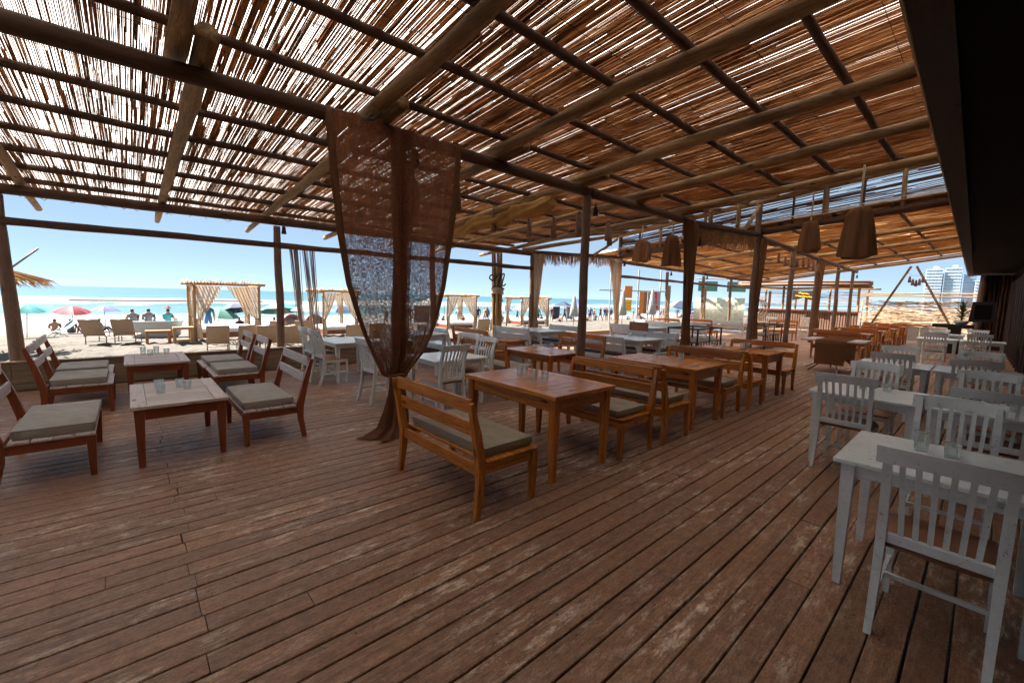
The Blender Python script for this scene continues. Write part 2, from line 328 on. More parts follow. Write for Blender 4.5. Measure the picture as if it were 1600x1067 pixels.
# ------------------------------------------------------------------ mesh helpers
class MB:
    def __init__(s): s.v = []; s.f = []
    def add(s, vs, fs):
        n = len(s.v); s.v += [tuple(v) for v in vs]; s.f += [tuple(i+n for i in f) for f in fs]; return s
    def box(s, x0, x1, y0, y1, z0, z1):
        return s.add([(x0, y0, z0), (x1, y0, z0), (x1, y1, z0), (x0, y1, z0), (x0, y0, z1), (x1, y0, z1), (x1, y1, z1), (x0, y1, z1)],
                     [(0, 3, 2, 1), (4, 5, 6, 7), (0, 1, 5, 4), (1, 2, 6, 5), (2, 3, 7, 6), (3, 0, 4, 7)])
    def bbox(s, x0, x1, y0, y1, z0, z1, b=.004):
        # box with chamfered edges
        c = Vector(((x0+x1)/2, (y0+y1)/2, (z0+z1)/2)); h = Vector(((x1-x0)/2, (y1-y0)/2, (z1-z0)/2)); b = min(b, min(h)*.45)
        vs = []; idx = {}
        for sx in (-1, 1):
            for sy in (-1, 1):
                for sz in (-1, 1):
                    for ax in range(3):
                        p = Vector((sx*h.x, sy*h.y, sz*h.z)); sg = (sx, sy, sz)
                        for k in range(3):
                            if k != ax: p[k] -= sg[k]*b
                        idx[(sx, sy, sz, ax)] = len(vs); vs.append(c+p)
        fs = []
        S = (-1, 1)
        for ax in range(3):
            a, b2 = [(1, 2), (2, 0), (0, 1)][ax]
            for sg in S:
                q = []
                for (u, w) in ((-1, -1), (1, -1), (1, 1), (-1, 1)):
                    k = [0, 0, 0]; k[ax] = sg; k[a] = u; k[b2] = w; q.append(idx[(*k, ax)])
                fs.append(tuple(q if sg > 0 else q[::-1]))
        for ax in range(3):
            a, b2 = [(1, 2), (2, 0), (0, 1)][ax]
            for u in S:
                for w in S:
                    def K(t, n):
                        k = [0, 0, 0]; k[ax] = t; k[a] = u; k[b2] = w; return idx[(*k, n)]
                    q = [K(-1, a), K(1, a), K(1, b2), K(-1, b2)]
                    fs.append(tuple(q if u*w > 0 else q[::-1]))
        for sx in S:
            for sy in S:
                for sz in S:
                    q = [idx[(sx, sy, sz, i)] for i in range(3)]
                    fs.append(tuple(q if sx*sy*sz > 0 else q[::-1]))
        return s.add(vs, fs)
    def bar(s, p0, p1, w, t, side=None):
        # rectangular bar from p0 to p1: w across 'side', t across the other way
        p0 = Vector(p0); p1 = Vector(p1); d = (p1-p0).normalized()
        a = Vector(side) if side is not None else (Vector((0, 0, 1)) if abs(d.z) < .9 else Vector((1, 0, 0)))
        a = (a - d*a.dot(d)).normalized(); b = d.cross(a)
        vs = []
        for p in (p0, p1):
            for (u, v) in ((-1, -1), (1, -1), (1, 1), (-1, 1)): vs.append(p+a*u*w/2+b*v*t/2)
        return s.add(vs, [(0, 3, 2, 1), (4, 5, 6, 7), (0, 1, 5, 4), (1, 2, 6, 5), (2, 3, 7, 6), (3, 0, 4, 7)])
    def strip(s, pts, side, w, t):
        # rectangular section swept along pts (list of Vector); side = width direction
        side = Vector(side).normalized(); rings = []
        pts = [Vector(p) for p in pts]
        for i, p in enumerate(pts):
            d = (pts[min(i+1, len(pts)-1)]-pts[max(i-1, 0)]).normalized(); n = d.cross(side).normalized()
            ww = w[i] if isinstance(w, (list, tuple)) else w; tt = t[i] if isinstance(t, (list, tuple)) else t
            rings.append([p+side*ww/2*u+n*tt/2*v for (u, v) in ((-1, -1), (1, -1), (1, 1), (-1, 1))])
        vs = [v for r in rings for v in r]; fs = [(0, 3, 2, 1), tuple(len(vs)-4+k for k in range(4))]
        for i in range(len(pts)-1):
            for k in range(4):
                a = i*4+k; b = i*4+(k+1) % 4; fs.append((a, b, b+4, a+4))
        return s.add(vs, fs)
    def tube(s, pts, r, n=8, jit=0, cap=True):
        pts = [Vector(p) for p in pts]; m = len(pts); vs = []
        a = None
        for i, p in enumerate(pts):
            d = (pts[min(i+1, m-1)]-pts[max(i-1, 0)])
            d = d.normalized() if d.length > 1e-9 else Vector((0, 0, 1))
            if a is None: a = d.orthogonal().normalized()
            a = (a-d*a.dot(d)).normalized(); b = d.cross(a)
            rr = r[i] if isinstance(r, (list, tuple)) else r
            for k in range(n):
                t = 2*PI*k/n; q = rr*(1+random.uniform(-jit, jit)); vs.append(p+a*math.cos(t)*q+b*math.sin(t)*q)
        fs = []
        for i in range(m-1):
            for k in range(n):
                fs.append((i*n+k, i*n+(k+1) % n, (i+1)*n+(k+1) % n, (i+1)*n+k))
        if cap: fs.append(tuple(range(n))[::-1]); fs.append(tuple((m-1)*n+k for k in range(n)))
        return s.add(vs, fs)
    def lathe(s, prof, n=16, c=(0, 0, 0), rib=0, ribn=0):
        vs = []; m = len(prof)
        for (r, z) in prof:
            for k in range(n):
                t = 2*PI*k/n; q = r*(1+(rib*math.cos(ribn*t) if rib else 0)); vs.append((c[0]+q*math.cos(t), c[1]+q*math.sin(t), c[2]+z))
        fs = [(i*n+k, i*n+(k+1) % n, (i+1)*n+(k+1) % n, (i+1)*n+k) for i in range(m-1) for k in range(n)]
        return s.add(vs, fs)
    def grid(s, fn, nu, nv):
        vs = [fn(i/nu, j/nv) for j in range(nv+1) for i in range(nu+1)]
        fs = [(j*(nu+1)+i, j*(nu+1)+i+1, (j+1)*(nu+1)+i+1, (j+1)*(nu+1)+i) for j in range(nv) for i in range(nu)]
        return s.add(vs, fs)
    def mesh(s, name, mat, smooth=False):
        me = bpy.data.meshes.new(name); me.from_pydata(s.v, [], s.f)
        for m in (mat if isinstance(mat, (list, tuple)) else [mat]): me.materials.append(M[m] if isinstance(m, str) else m)
        if smooth: me.polygons.foreach_set('use_smooth', [True]*len(me.polygons))
        me.update(); return me
    def build(s, name, mat, parent=None, smooth=False, kind=None, loc=None):
        o = bpy.data.objects.new(name, s.mesh(name, mat, smooth)); COL.objects.link(o)
        if parent is not None: o.parent = parent
        if kind: o['kind'] = kind
        if loc is not None: o.location = loc
        return o

def tag(o, label=None, cat=None, group=None):
    if label: o['label'] = label
    if cat: o['category'] = cat
    if group: o['group'] = group
    return o
def thing(name, label, cat, loc=(0, 0, 0), rz=0, group=None):
    o = bpy.data.objects.new(name, None); COL.objects.link(o); o.empty_display_size = .1
    o.location = loc; o.rotation_euler = (0, 0, rz); return tag(o, label, cat, group)
def dup(root, loc, rz, label=None, group=None, scale=None):
    r = root.copy(); COL.objects.link(r); r.location = loc; r.rotation_euler = (0, 0, rz)
    if scale: r.scale = scale
    if label: r['label'] = label
    if group: r['group'] = group
    for ch in list(root.children):
        c = ch.copy(); COL.objects.link(c); c.parent = r
        for g in ch.children:
            d = g.copy(); COL.objects.link(d); d.parent = c
    return r
class Proto:
    """the first placing moves the first thing itself, the next ones copy it"""
    def __init__(s, root): s.root = root; s.used = False
    def put(s, loc, rz, label, group=None, scale=None):
        if not s.used:
            s.used = True; r = s.root; r.location = loc; r.rotation_euler = (0, 0, rz); r['label'] = label
            if scale: r.scale = scale
            if group: r['group'] = group
            return r
        return dup(s.root, loc, rz, label, group, scale)

def log(p0, p1, r, seg=9, n=9, bend=.012, jit=.05, taper=.9):
    p0 = Vector(p0); p1 = Vector(p1); d = p1-p0; L = d.length
    a = d.normalized().orthogonal(); b = d.normalized().cross(a)
    s1, s2 = random.uniform(0, 50), random.uniform(0, 50); pts = []; rr = []
    for i in range(seg+1):
        t = i/seg; e = math.sin(PI*t)
        pts.append(p0+d*t+(a*noise.noise((s1+t*2.2, 0, 0))+b*noise.noise((s2+t*2.2, 0, 0)))*bend*L*e)
        k = 1.0-(1-taper)*t
        k *= 1+.10*noise.noise((s1, t*L*1.7, 3))
        if random.random() < .16: k *= 1.07
        rr.append(r*k)
    return MB().tube(pts, rr, n, jit)

# ================================================================== SETTING
GROUND0 = -.6
def zs(Y): return GROUND0 if Y < 22 else max(GROUND0-(Y-22)*.047, -3.4)
def make_sand():
    def axis(a, b, fine0, fine1, df, dc):
        out = []; x = a
        while x < b:
            out.append(x)
            if fine0 <= x < fine1: x += df
            else: x += dc if min(abs(x-fine0), abs(x-fine1)) > 30 else dc/5
        out.append(b); return out
    xs = axis(-150, 420, -12, 34, .16, 14); ys = axis(-80, 62, 9, 30, .16, 8)
    vs = []
    for y in ys:
        for x in xs:
            z = zs(y)
            if -12 <= x <= 34 and 9 <= y <= 30:
                k = 1 if y < 26 else .5
                z += (.09*noise.noise((x*.9, y*.9, 0))+.10*abs(noise.noise((x*2.1, y*2.1, 5)))+.06*noise.noise((x*3.7, y*3.7, 9)))*k - .03
            vs.append((x, y, z))
    nx = len(xs); mb = MB()
    mb.add(vs, [(j*nx+i, j*nx+i+1, (j+1)*nx+i+1, (j+1)*nx+i) for j in range(len(ys)-1) for i in range(nx-1)])
    return mb.build('sand_beach', 'sand', smooth=True, kind='structure')
make_sand()
def make_sea():
    ys = []; y = 38.0
    while y < 190: ys.append(y); y += 1.1
    while y < 6500: ys.append(y); y *= 1.12
    xs = []; x = -60.0
    while x < 260: xs.append(x); x += 2.5
    xs = [-6000, -2500, -1000, -400, -150]+xs+[330, 450, 700, 1100, 2000, 4000, 9000]
    vs = []
    for y in ys:
        for x in xs:
            z = -1.5
            if y < 190:
                yy = y+12*noise.noise((x*.02, 0, 3))
                for (c, w, h) in ((57, 3.2, .35), (84, 5, .75), (104, 5, 1.1), (140, 8, .9)):
                    z += h*math.exp(-((yy-c)/w)**2)*(.55+.6*noise.noise((x*.035, c, 1)))
                z += .10*noise.noise((x*.2, y*.5, 0))*min(1, (y-38)/15)
            vs.append((x, y, z))
    nx = len(xs); mb = MB()
    mb.add(vs, [(j*nx+i, j*nx+i+1, (j+1)*nx+i+1, (j+1)*nx+i) for j in range(len(ys)-1) for i in range(nx-1)])
    mb.build('sea_water', 'water', smooth=True, kind='structure')
make_sea()

# deck --------------------------------------------------------------
deck = bpy.data.objects.new('wooden_deck', None); COL.objects.link(deck); deck['kind'] = 'structure'
deck['label'] = 'brown worn plank deck under the reed roof'
PITCH = .1372
def plank_bm(L, w, seed):
    rnd = random.Random(seed); n = max(2, int(L/.45)); vs = []; fs = []
    for i in range(n+1):
        x = L*i/n; a = rnd.uniform(-.0016, .0016); b = rnd.uniform(-.0016, .0016)
        y0 = -w/2+a; y1 = w/2+b; c = .004
        vs += [(x, y0, -.03), (x, y0, -c), (x, y0+c, 0), (x, y1-c, 0), (x, y1, -c), (x, y1, -.03)]
    for i in range(n):
        for k in range(5): fs.append((i*6+k, (i+1)*6+k, (i+1)*6+k+1, i*6+k+1))
    fs.append((5, 4, 3, 2, 1, 0)); fs.append(tuple(n*6+k for k in range(6)))
    m = MB(); m.add(vs, [f[::-1] for f in fs]); return m
variants = {}
far_mb = MB(); nplank = 0
row = 0; y = -1.05
while y < 9.62:
    off = random.choice([0, 0, 0, .03, 0, -.03, .02]) if row % 6 else random.uniform(-.9, .9)
    joints = [-3.4, .2+off*.6+random.uniform(-.02, .02), 3.7+off+random.uniform(-.02, .02), 7.3+random.choice([0, 0, .6])]
    for k in range(3):
        x0, x1 = joints[k]+.0018, joints[k+1]-.0018; L = round(x1-x0, 2)
        wv = random.choice([.1285, .130, .1265])
        key = (L, wv)
        if key not in variants: variants[key] = plank_bm(x1-x0, wv, len(variants)).mesh('plank', 'deck')
        o = bpy.data.objects.new('plank', variants[key]); COL.objects.link(o); o.parent = deck
        o.location = (x0, y+random.uniform(-.0012, .0012), random.uniform(-.0012, .0012)); nplank += 1
    xx = joints[3]
    while xx < 34:
        L = random.choice([3.5, 3.6, 4.2]); m = plank_bm(L-.006, .129, random.randint(0, 9999))
        far_mb.add([(v[0]+xx, v[1]+y, v[2]+random.uniform(-.0006, .0006)) for v in m.v], m.f); xx += L
    y += PITCH; row += 1
far_mb.build('planks_far_down', 'deck', deck, kind='stuff')
sc_ = MB()
yy_ = -1.05
while yy_ < 7:
    for k in range(14):
        for dy in (-.038, .038):
            x_ = -1.6+k*.62+random.uniform(-.008, .008); y_ = yy_+dy+random.uniform(-.006, .006)
            sc_.lathe([(0, .0015), (.0045, .0015), (.005, -.001)], 6, (x_, y_, 0))
    yy_ += PITCH
sc_.build('screws', 'alu', deck, kind='stuff')
jo = MB()
for k in range(20): jo.box(-3.4+k*1.8+.62, -3.4+k*1.8+.67, -1.1, 9.6, -.18, -.035)
jo.build('joist', 'beamY', deck)

sg = MB(); rg = random.Random(8)
for i in range(2600):
    x = rg.uniform(-2.5, 9); y = 9.6-abs(rg.gauss(0, .9)); q = rg.uniform(.003, .009); a = rg.uniform(0, 6)
    sg.add([(x+q*math.cos(a+k*2.1), y+q*math.sin(a+k*2.1), .0025) for k in range(3)]+[(x, y, .0025+q*.5)], [(0, 1, 3), (1, 2, 3), (2, 0, 3)])
sg.build('sand_grains', 'sand', deck, kind='stuff')
# kerb of stacked boards along the seaward edge ----------------------
kerb = thing('board_kerb', 'low wall of stacked brown boards along the seaward edge of the deck', 'low wall')
EAVE = [-1.35, 2.37, 6.07, 9.76, 14.6, 18.4, 22.1, 25.6, 29.6]
kx = [-5.0]+EAVE+[34]
kmesh = {}
for a, b in zip(kx[:-1], kx[1:]):
    for k in range(4):
        L = round(b-a, 2)
        if L not in kmesh: kmesh[L] = MB().bbox(.003, L-.003, -.018, .018, 0, .098, .004).mesh('plank', 'kerbX')
        o = bpy.data.objects.new('plank', kmesh[L]); COL.objects.link(o); o.parent = kerb; o.location = (a, 9.70+random.uniform(-.003, .003), .002+k*.104)
    MB().bbox(a+.004, b-.004, -.06, .10, .418, .440, .005).build('top_board', 'kerbX', kerb, loc=(0, 9.72, 0))
MB().box(-5, 34, 9.722, 9.74, -.5, .41).build('backing_board', 'kerbX', kerb)

# ================================================================== PERGOLA
per = thing('pergola', 'log pergola with a reed mat roof on round wooden posts over the deck', 'pergola')
def part(mb, name, mat, smooth=True, kind=None, label=None):
    o = mb.build(name, mat, per, smooth, kind)
    if label: o['label'] = label
    return o
SL = .0726
def raf(Y): return 3.54+SL*(4.65-Y)
def frame2(Y): return 4.10+.112*(10-Y)          # upper frame at X 14.5
def low0(Y): return 3.30+.089*(10-Y)            # lower frame at X 14.5
def low1(Y): return 2.98+.135*(10-Y)            # far end, X 30
X0, X1, X2 = 9.15, 14.5, 30.5
# main row posts
MAIN = [(2.35, 4.62), (5.81, 4.68), (9.54, 4.66), (14.35, 4.93), (18.2, 5.0), (21.9, 5.08), (25.8, 5.1), (29.6, 5.2)]
for i, (x, y) in enumerate(MAIN):
    top = 3.42 if i < 3 else (4.62 if i == 3 else low0(y)+(low1(y)-low0(y))*(x-X1)/(X2-X1)-.1)
    part(log((x+random.uniform(-.02, .02), y, 0), (x, y, top), .088 if i != 1 else .078, 10, 10, .008), 'post', 'postZ')
for i, x in enumerate(EAVE):
    top = 2.92 if i != 4 else 4.08
    part(log((x+(.05 if i == 0 else 0), 9.96, -.3), (x-(.04 if i == 0 else 0), 9.98, top), .088 if i == 0 else .078, 10, 10, .01), 'post', 'postZ')
# beams
def beamchain(pts, r, mat='beamX', name='beam', step=3.7):
    for a, b in zip(pts[:-1], pts[1:]): part(log(a, b, r, 8, 10, .004), name, mat)
beamchain([(-6, 4.65, 3.38), (-1.6, 4.65, 3.38), (5.86, 4.66, 3.37), (9.6, 4.66, 3.37)], .078)
beamchain([(9.5, 4.68, 3.36), (14.35, 4.93, 3.68)], .075)
beamchain([(14.35, 4.95, 3.62), (18.2, 5.0, 3.60), (21.9, 5.08, 3.55), (25.8, 5.1, 3.52), (30.5, 5.2, 3.5)], .085)
beamchain([(-6, 10, 2.98), (2.37, 10, 3.03), (9.9, 10, 3.0)], .088)
beamchain([(9.76, 10.0, 3.05), (14.55, 10.0, 3.28)], .06)
beamchain([(14.5, 10.02, 3.12), (18.4, 10.02, 3.06), (22.1, 10.02, 3.04), (26, 10.02, 3.0), (30.6, 10.02, 2.98)], .08)
# lower rail between eave posts
for a, b in zip(EAVE[:3], EAVE[1:4]): part(log((a, 9.94, 2.535), (b, 9.94, 2.535), .062, 12, 9, .006), 'rail', 'beamX')
for a, b in zip(EAVE[4:8], EAVE[5:9]): part(log((a, 9.94, 2.53), (b, 9.94, 2.50), .058, 8, 9, .006), 'rail', 'beamX')
# rafters of the near roof, lapped side by side over the main beam
RAF = [-4.4, -2.8, -1.15, .55, 2.2, 3.95, 5.74, 7.4]
for x in RAF+[X0]:
    e = 11.92+random.uniform(-.08, .12)
    part(log((x+.02, 4.25, raf(4.25)), (x, e, raf(e)), .082 if x < 5 else .078, 12, 10, .006, .06, .62), 'rafter', 'logY')
    part(log((x-.15 if x < 8 else x-.13, 4.95, raf(4.95)+.01), (x-.12, .5, raf(.5)), .074, 9, 10, .006, .06, .95), 'rafter', 'logY')
# rafters of the raised bay and the two frames of the clerestory
part(log((X1, 10.3, frame2(10.3)), (X1, .5, frame2(.5)), .09, 10, 10, .004), 'rafter', 'logY')
part(log((9.5, 10.15, 3.10), (X1, 10.05, 4.12), .07, 8, 9, .004), 'rafter', 'logX')
part(log((X1, 10.1, low0(10.1)-.02), (X1+.02, .5, low0(.5)), .11, 10, 10, .004), 'beam', 'beamY')
for (y, dz) in ((8.2, 0), (6.6, 0), (3.3, 0), (1.7, 0)):
    part(log((X1-.02, y, low0(y)), (X1-.02, y+.02, frame2(y)), .055 if y != 3.3 else .08, 4, 8, .004), 'strut', 'logZ')
for y in (7.4, 2.5, 5.6, 4.1, 9.1): part(MB().bar((X1+.05, y, low0(y)), (X1+.05, y, frame2(y)), .05, .05), 'strut', 'beamZ', False)
part(MB().bar((X1+.1, 10, frame2(10)-.32), (X1+.1, .5, frame2(.5)-.34), .07, .04), 'rail', 'beamY', False)
part(log((13.0, 4.85, 3.6), (14.3, 4.92, 4.5), .055, 4, 8), 'brace', 'logX')
part(log((12.6, 4.86, 3.55), (12.6, 4.86, 4.28), .065, 4, 8), 'strut', 'logZ')
part(log((10.6, 4.72, 3.45), (10.6, 4.72, 3.82), .05, 4, 8), 'strut', 'logZ')
part(log((12.9, 10, 3.2), (14.4, 10, 3.95), .055, 4, 8), 'brace', 'logX')
def bay(X, Y):
    """height of the rafter line for any X"""
    if X <= X0: return raf(Y)
    if X <= X1:
        t = (X-X0)/(X1-X0); return raf(Y)*(1-t)+frame2(Y)*t
    return 0
def lowroof(X, Y):
    t = (X-X1)/(X2-X1); return low0(Y)*(1-t)+low1(Y)*t
# purlins
PUR = [11.3, 10.45, 9.62, 8.74, 7.86, 6.98, 6.10, 5.28, 4.50, 3.62, 2.80, 2.02, 1.22]
for y in PUR:
    xs = [-5, -1.2+random.uniform(-.2, .2), 2.3+random.uniform(-.2, .2), 5.8+random.uniform(-.2, .2), X0+.1]
    for a, b in zip(xs[:-1], xs[1:]):
        part(log((a-.12, y, raf(y)+.13), (b+.12, y+random.uniform(-.02, .02), raf(y)+.13), .043, 8, 8, .004, .05, .95), 'purlin', 'beamX')
    r = .045 if y not in (4.5,) else .07
    if y > 10.2: continue
    part(log((X0-.1, y, raf(y)+.12), (X1+.18, y+.05, frame2(y)+.10), r, 9, 8, .004), 'purlin', 'beamX' if r < .06 else 'logX')
YF = [9.6, 8.3, 7.0, 5.7, 4.4, 3.1, 1.9, .9]
for y in YF:
    for a, b in ((X1, 20), (20, 25.5), (25.5, X2)):
        part(log((a-.05, y, lowroof(a, y)+.14), (b+.05, y, lowroof(b, y)+.14), .05, 7, 8, .004), 'purlin', 'beamX')
for x in (18.3, 22.1, 26.0, 30.4):
    part(log((x, 10.35, lowroof(x, 10.35)), (x, .5, lowroof(x, .5)), .075, 9, 9, .004), 'rafter', 'logY')
for i in range(2): part(log((X2+.1, 10.3, low1(10.3)+.04+i*.1), (X2+.1, .6, low1(.6)+.04+i*.1), .045, 9, 8, .003), 'rail', 'beamY')

# reed mats ----------------------------------------------------------
def reeds(xa, xb, ya, yb, zf, pitch, rad, lens, seed, mat, gapy=.0, wav=0, edge=.2, extra=0, nside=5):
    rnd = random.Random(seed); mb = MB(); x = xa
    while x < xb:
        y = ya-rnd.uniform(0, edge)
        shift = rnd.uniform(-.002, .002)
        while y < yb:
            L = rnd.uniform(*lens); y2 = min(y+L, yb+rnd.uniform(0, edge))
            dx0 = rnd.gauss(0, rad*.22); dx1 = dx0+rnd.gauss(0, rad*.25); dz = rnd.uniform(0, rad*1.2)
            hole = noise.noise((x*.55, y*.55, seed)) > .36 and rnd.random() < .22
            if not hole:
                n = 2 if not wav else max(2, int((y2-y)/.35)); pts = []
                ph = rnd.uniform(0, 6)
                for i in range(n+1):
                    t = i/n; yy = y+(y2-y)*t; xx = x+shift+dx0+(dx1-dx0)*t+wav*math.sin(ph+yy*2.5)*.5
                    pts.append((xx, yy, zf(xx, yy)+dz+(wav*.5*math.sin(ph*2+yy*2.2) if wav else 0)))
                r = rad*rnd.uniform(.75, 1.15); mb.tube(pts, [r, r*.98]+[r*.9]*(n-1) if not wav else r, nside, 0, False)
            y = y2-rnd.uniform(0, .06)
        x += pitch*rnd.uniform(.86, 1.14)
    # second layer of loose reeds, in patches
    for i in range(extra):
        xx = rnd.uniform(xa, xb); yy = rnd.uniform(ya, yb-.6)
        if noise.noise((xx*.8+7, yy*.7, seed)) < -.30: continue
        L = min(rnd.uniform(.6, 2.2), yb+.05-yy); dx = rnd.gauss(0, .006)
        mb.tube([(xx, yy, zf(xx, yy)+rad*2.4), (xx+dx, yy+L, zf(xx, yy+L)+rad*2.4)], rad*1.1, 4, 0, False)
    return mb
bounds = [-5.2]+RAF[1:]+[X0]
for i, (a, b) in enumerate(zip(bounds[:-1], bounds[1:])):
    mb = reeds(a, b, .55, 11.7, lambda X, Y: raf(Y)+.185, .0122, .0053, (1.2, 3.6), 100+i, 'reed', extra=int((b-a)*(440 if b < 4.5 else 360)))
    part(mb, 'reed_mat', 'reed', True, 'stuff')
for i, (a, b) in enumerate(((X0, 11.8), (11.8, X1+.2))):
    mb = reeds(a, b, .55, 10.6, lambda X, Y: bay(min(X, X1), Y)+.18, .0128, .0057, (1.2, 3.6), 120+i, 'reed', extra=int((b-a)*(440 if b < 4.5 else 360)))
    part(mb, 'reed_mat', 'reed', True, 'stuff')
for i, (a, b) in enumerate(((X1-.1, 18.3), (18.3, 22.1), (22.1, 26), (26, X2))):
    mb = reeds(a, b, .55, 11.0, lambda X, Y: lowroof(X, Y)+.20, .070, .0235, (1.2, 3.0), 140+i, 'reedfar', wav=.022, nside=6, extra=60)
    part(mb, 'reed_mat', 'reedfar', True, 'stuff')
# translucent white sheet, inferred and unseen, added over the reeds to diffuse the sun
def sheet(xs, zf, name='diffusing_sheet', ye=10.9):
    mb = MB(); ys = [.5+i*.7 for i in range(17)]
    vs = [(x, min(y, ye), zf(x, min(y, ye))+.012*noise.noise((x, y, 0))) for y in ys for x in xs]; n = len(xs)
    mb.add(vs, [(j*n+i, j*n+i+1, (j+1)*n+i+1, (j+1)*n+i) for j in range(len(ys)-1) for i in range(n-1)])
    part(mb, name, 'sheet')
sheet([-5.2+i*.6 for i in range(24)]+[X0], lambda X, Y: raf(Y)+.24, ye=11.62)
sheet([X0, 10.5, 12, 13.5, X1+.1], lambda X, Y: bay(min(X, X1), Y)+.24, ye=10.5)
sheet([X1-.1+i*2 for i in range(9)], lambda X, Y: lowroof(X, Y)+.30)
# dark wires that bind the near mats
wb = MB()
for i in range(22):
    y = .8+i*.44; wb.bar((-5.2, y, raf(y)+.172), (X0, y, raf(y)+.172), .004, .004)
part(wb, 'binding_wire', 'black', False, 'stuff')
# reed screen of the clerestory, reeds lying level
def screen(xp, ya, yb, zlo, zhi, pitch, rad, seed, mat, parent=per, name='reed_screen', hole=.12):
    rnd = random.Random(seed); mb = MB(); n = int(max(zhi(ya)-zlo(ya), zhi(yb)-zlo(yb))/pitch)
    for i in range(n):
        t = (i+.5)/n; y = ya
        while y < yb:
            L = rnd.uniform(.8, 2.6); y2 = min(yb, y+L)
            if rnd.random() > hole:
                pts = []
                ph = rnd.uniform(0, 6); dz = rnd.gauss(0, pitch*.35); m = max(2, int((y2-y)/.4))
                for k in range(m+1):
                    yy = y+(y2-y)*k/m; z = zlo(yy)+(zhi(yy)-zlo(yy))*t+dz+.012*math.sin(ph+yy*2)
                    pts.append((xp+rnd.uniform(-.01, .01), yy, z))
                mb.tube(pts, rad*rnd.uniform(.7, 1.2), 5, 0, False)
            y = y2
        t += 0
    o = mb.build(name, mat, parent, True, 'stuff'); return o
screen(X1+.13, .6, 10, lambda y: low0(y)+.08, lambda y: frame2(y)-.02, .028, .0115, 5, 'reed')

# hanging reed fringe on the two beams of the raised bay
def fringe(p0, p1, h, n, seed):
    rnd = random.Random(seed); mb = MB(); p0 = Vector(p0); p1 = Vector(p1)
    for i in range(n):
        p = p0.lerp(p1, (i+rnd.uniform(-.3, .3))/n); L = h*rnd.uniform(.75, 1.1)*(1+.12*math.sin(i*.21))
        mb.tube([p, p+Vector((rnd.gauss(0, .012), rnd.gauss(0, .012), -L*.5)), p+Vector((rnd.gauss(0, .02), rnd.gauss(0, .02), -L))], [.011, .012, .006], 4, 0, False)
    o = mb.build('reed_fringe', 'reed', per, True, 'stuff')
fringe((9.9, 4.70, 3.33), (14.2, 4.92, 3.62), .42, 170, 1)
fringe((10.0, 10, 3.02), (14.4, 10, 3.25), .36, 170, 2)
mb = MB()
for k in range(4): mb.tube([(-5+j*.9, 11.66+k*.04+random.uniform(-.02, .02), raf(11.7)+.15+k*.008+random.uniform(-.012, .012)) for j in range(17)], .008, 5, 0, False)
for i in range(70):   # loose canes at the eave
    x = -5+i*.21+random.uniform(-.1, .1)
    mb.tube([(x, 11.5, raf(11.5)+.17), (x+random.uniform(-.3, .3), 11.85+random.uniform(-.05, .05), raf(11.8)+.13)], .004, 4, 0, False)
part(mb, 'eave_canes', 'beamX', True, 'stuff')

# ================================================================== BUILDING ON THE RIGHT
bld = thing('dark_building', 'unlit building front of black folding doors under a dark overhanging soffit', 'building')
def yb_(X): return .40+.0155*(X-2.8)
mb = MB(); xs_ = (-6, 27)
mb.add([(xs_[0], yb_(xs_[0])-.16, 3.02), (xs_[1], yb_(xs_[1])-.16, 3.02), (xs_[1], -1.8, 3.02), (xs_[0], -1.8, 3.02),
        (xs_[0], yb_(xs_[0])-.16, 4.6), (xs_[1], yb_(xs_[1])-.16, 4.6), (xs_[1], -1.8, 4.6), (xs_[0], -1.8, 4.6)],
       [(0, 1, 2, 3), (4, 7, 6, 5), (0, 4, 5, 1), (1, 5, 6, 2), (2, 6, 7, 3), (3, 7, 4, 0)])
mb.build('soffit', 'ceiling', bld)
fb = MB()
fb.add([(xs_[0], yb_(xs_[0]), 3.0), (xs_[1], yb_(xs_[1]), 3.0), (xs_[1], yb_(xs_[1])-.155, 3.0), (xs_[0], yb_(xs_[0])-.155, 3.0),
        (xs_[0], yb_(xs_[0]), 4.4), (xs_[1], yb_(xs_[1]), 4.4), (xs_[1], yb_(xs_[1])-.155, 4.4), (xs_[0], yb_(xs_[0])-.155, 4.4)],
       [(0, 3, 2, 1), (4, 5, 6, 7), (0, 1, 5, 4), (1, 2, 6, 5), (2, 3, 7, 6), (3, 0, 4, 7)])
fb.build('fascia', 'fascia', bld)
tb = MB(); tb.tube([(x, yb_(x)+.012+random.uniform(-.006, .006), 3.01) for x in [-6+i*.8 for i in range(42)]], .012, 5)
tb.build('edge_cord', 'logX', bld)
def wy(X): return -.86+.0155*X
mb = MB(); mb.add([(4.3, wy(4.3)-.05, -.3), (27, wy(27)-.05, -.3), (27, wy(27)-.3, -.3), (4.3, wy(4.3)-.3, -.3), (4.3, wy(4.3)-.05, 3.015), (27, wy(27)-.05, 3.015), (27, wy(27)-.3, 3.015), (4.3, wy(4.3)-.3, 3.015)],
       [(0, 3, 2, 1), (4, 5, 6, 7), (0, 1, 5, 4), (1, 2, 6, 5), (2, 3, 7, 6), (3, 0, 4, 7)])
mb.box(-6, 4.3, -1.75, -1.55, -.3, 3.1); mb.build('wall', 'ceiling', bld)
for i in range(23):
    x = 4.4+i*.98; yw = wy(x)
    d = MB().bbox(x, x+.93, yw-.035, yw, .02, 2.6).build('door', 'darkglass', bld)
    MB().bbox(x-.012, x+.035, yw+.002, yw+.035, .02, 2.65).build('door_frame', 'doorframe', d)
    MB().bbox(x+.04, x+.08, yw+.002, yw+.02, 1.0, 1.2).build('handle', 'doorframe', d)
MB().box(-6.2, -6.0, -1.45, 4.6, -.3, 3.6).build('wall', 'ceiling', bld)

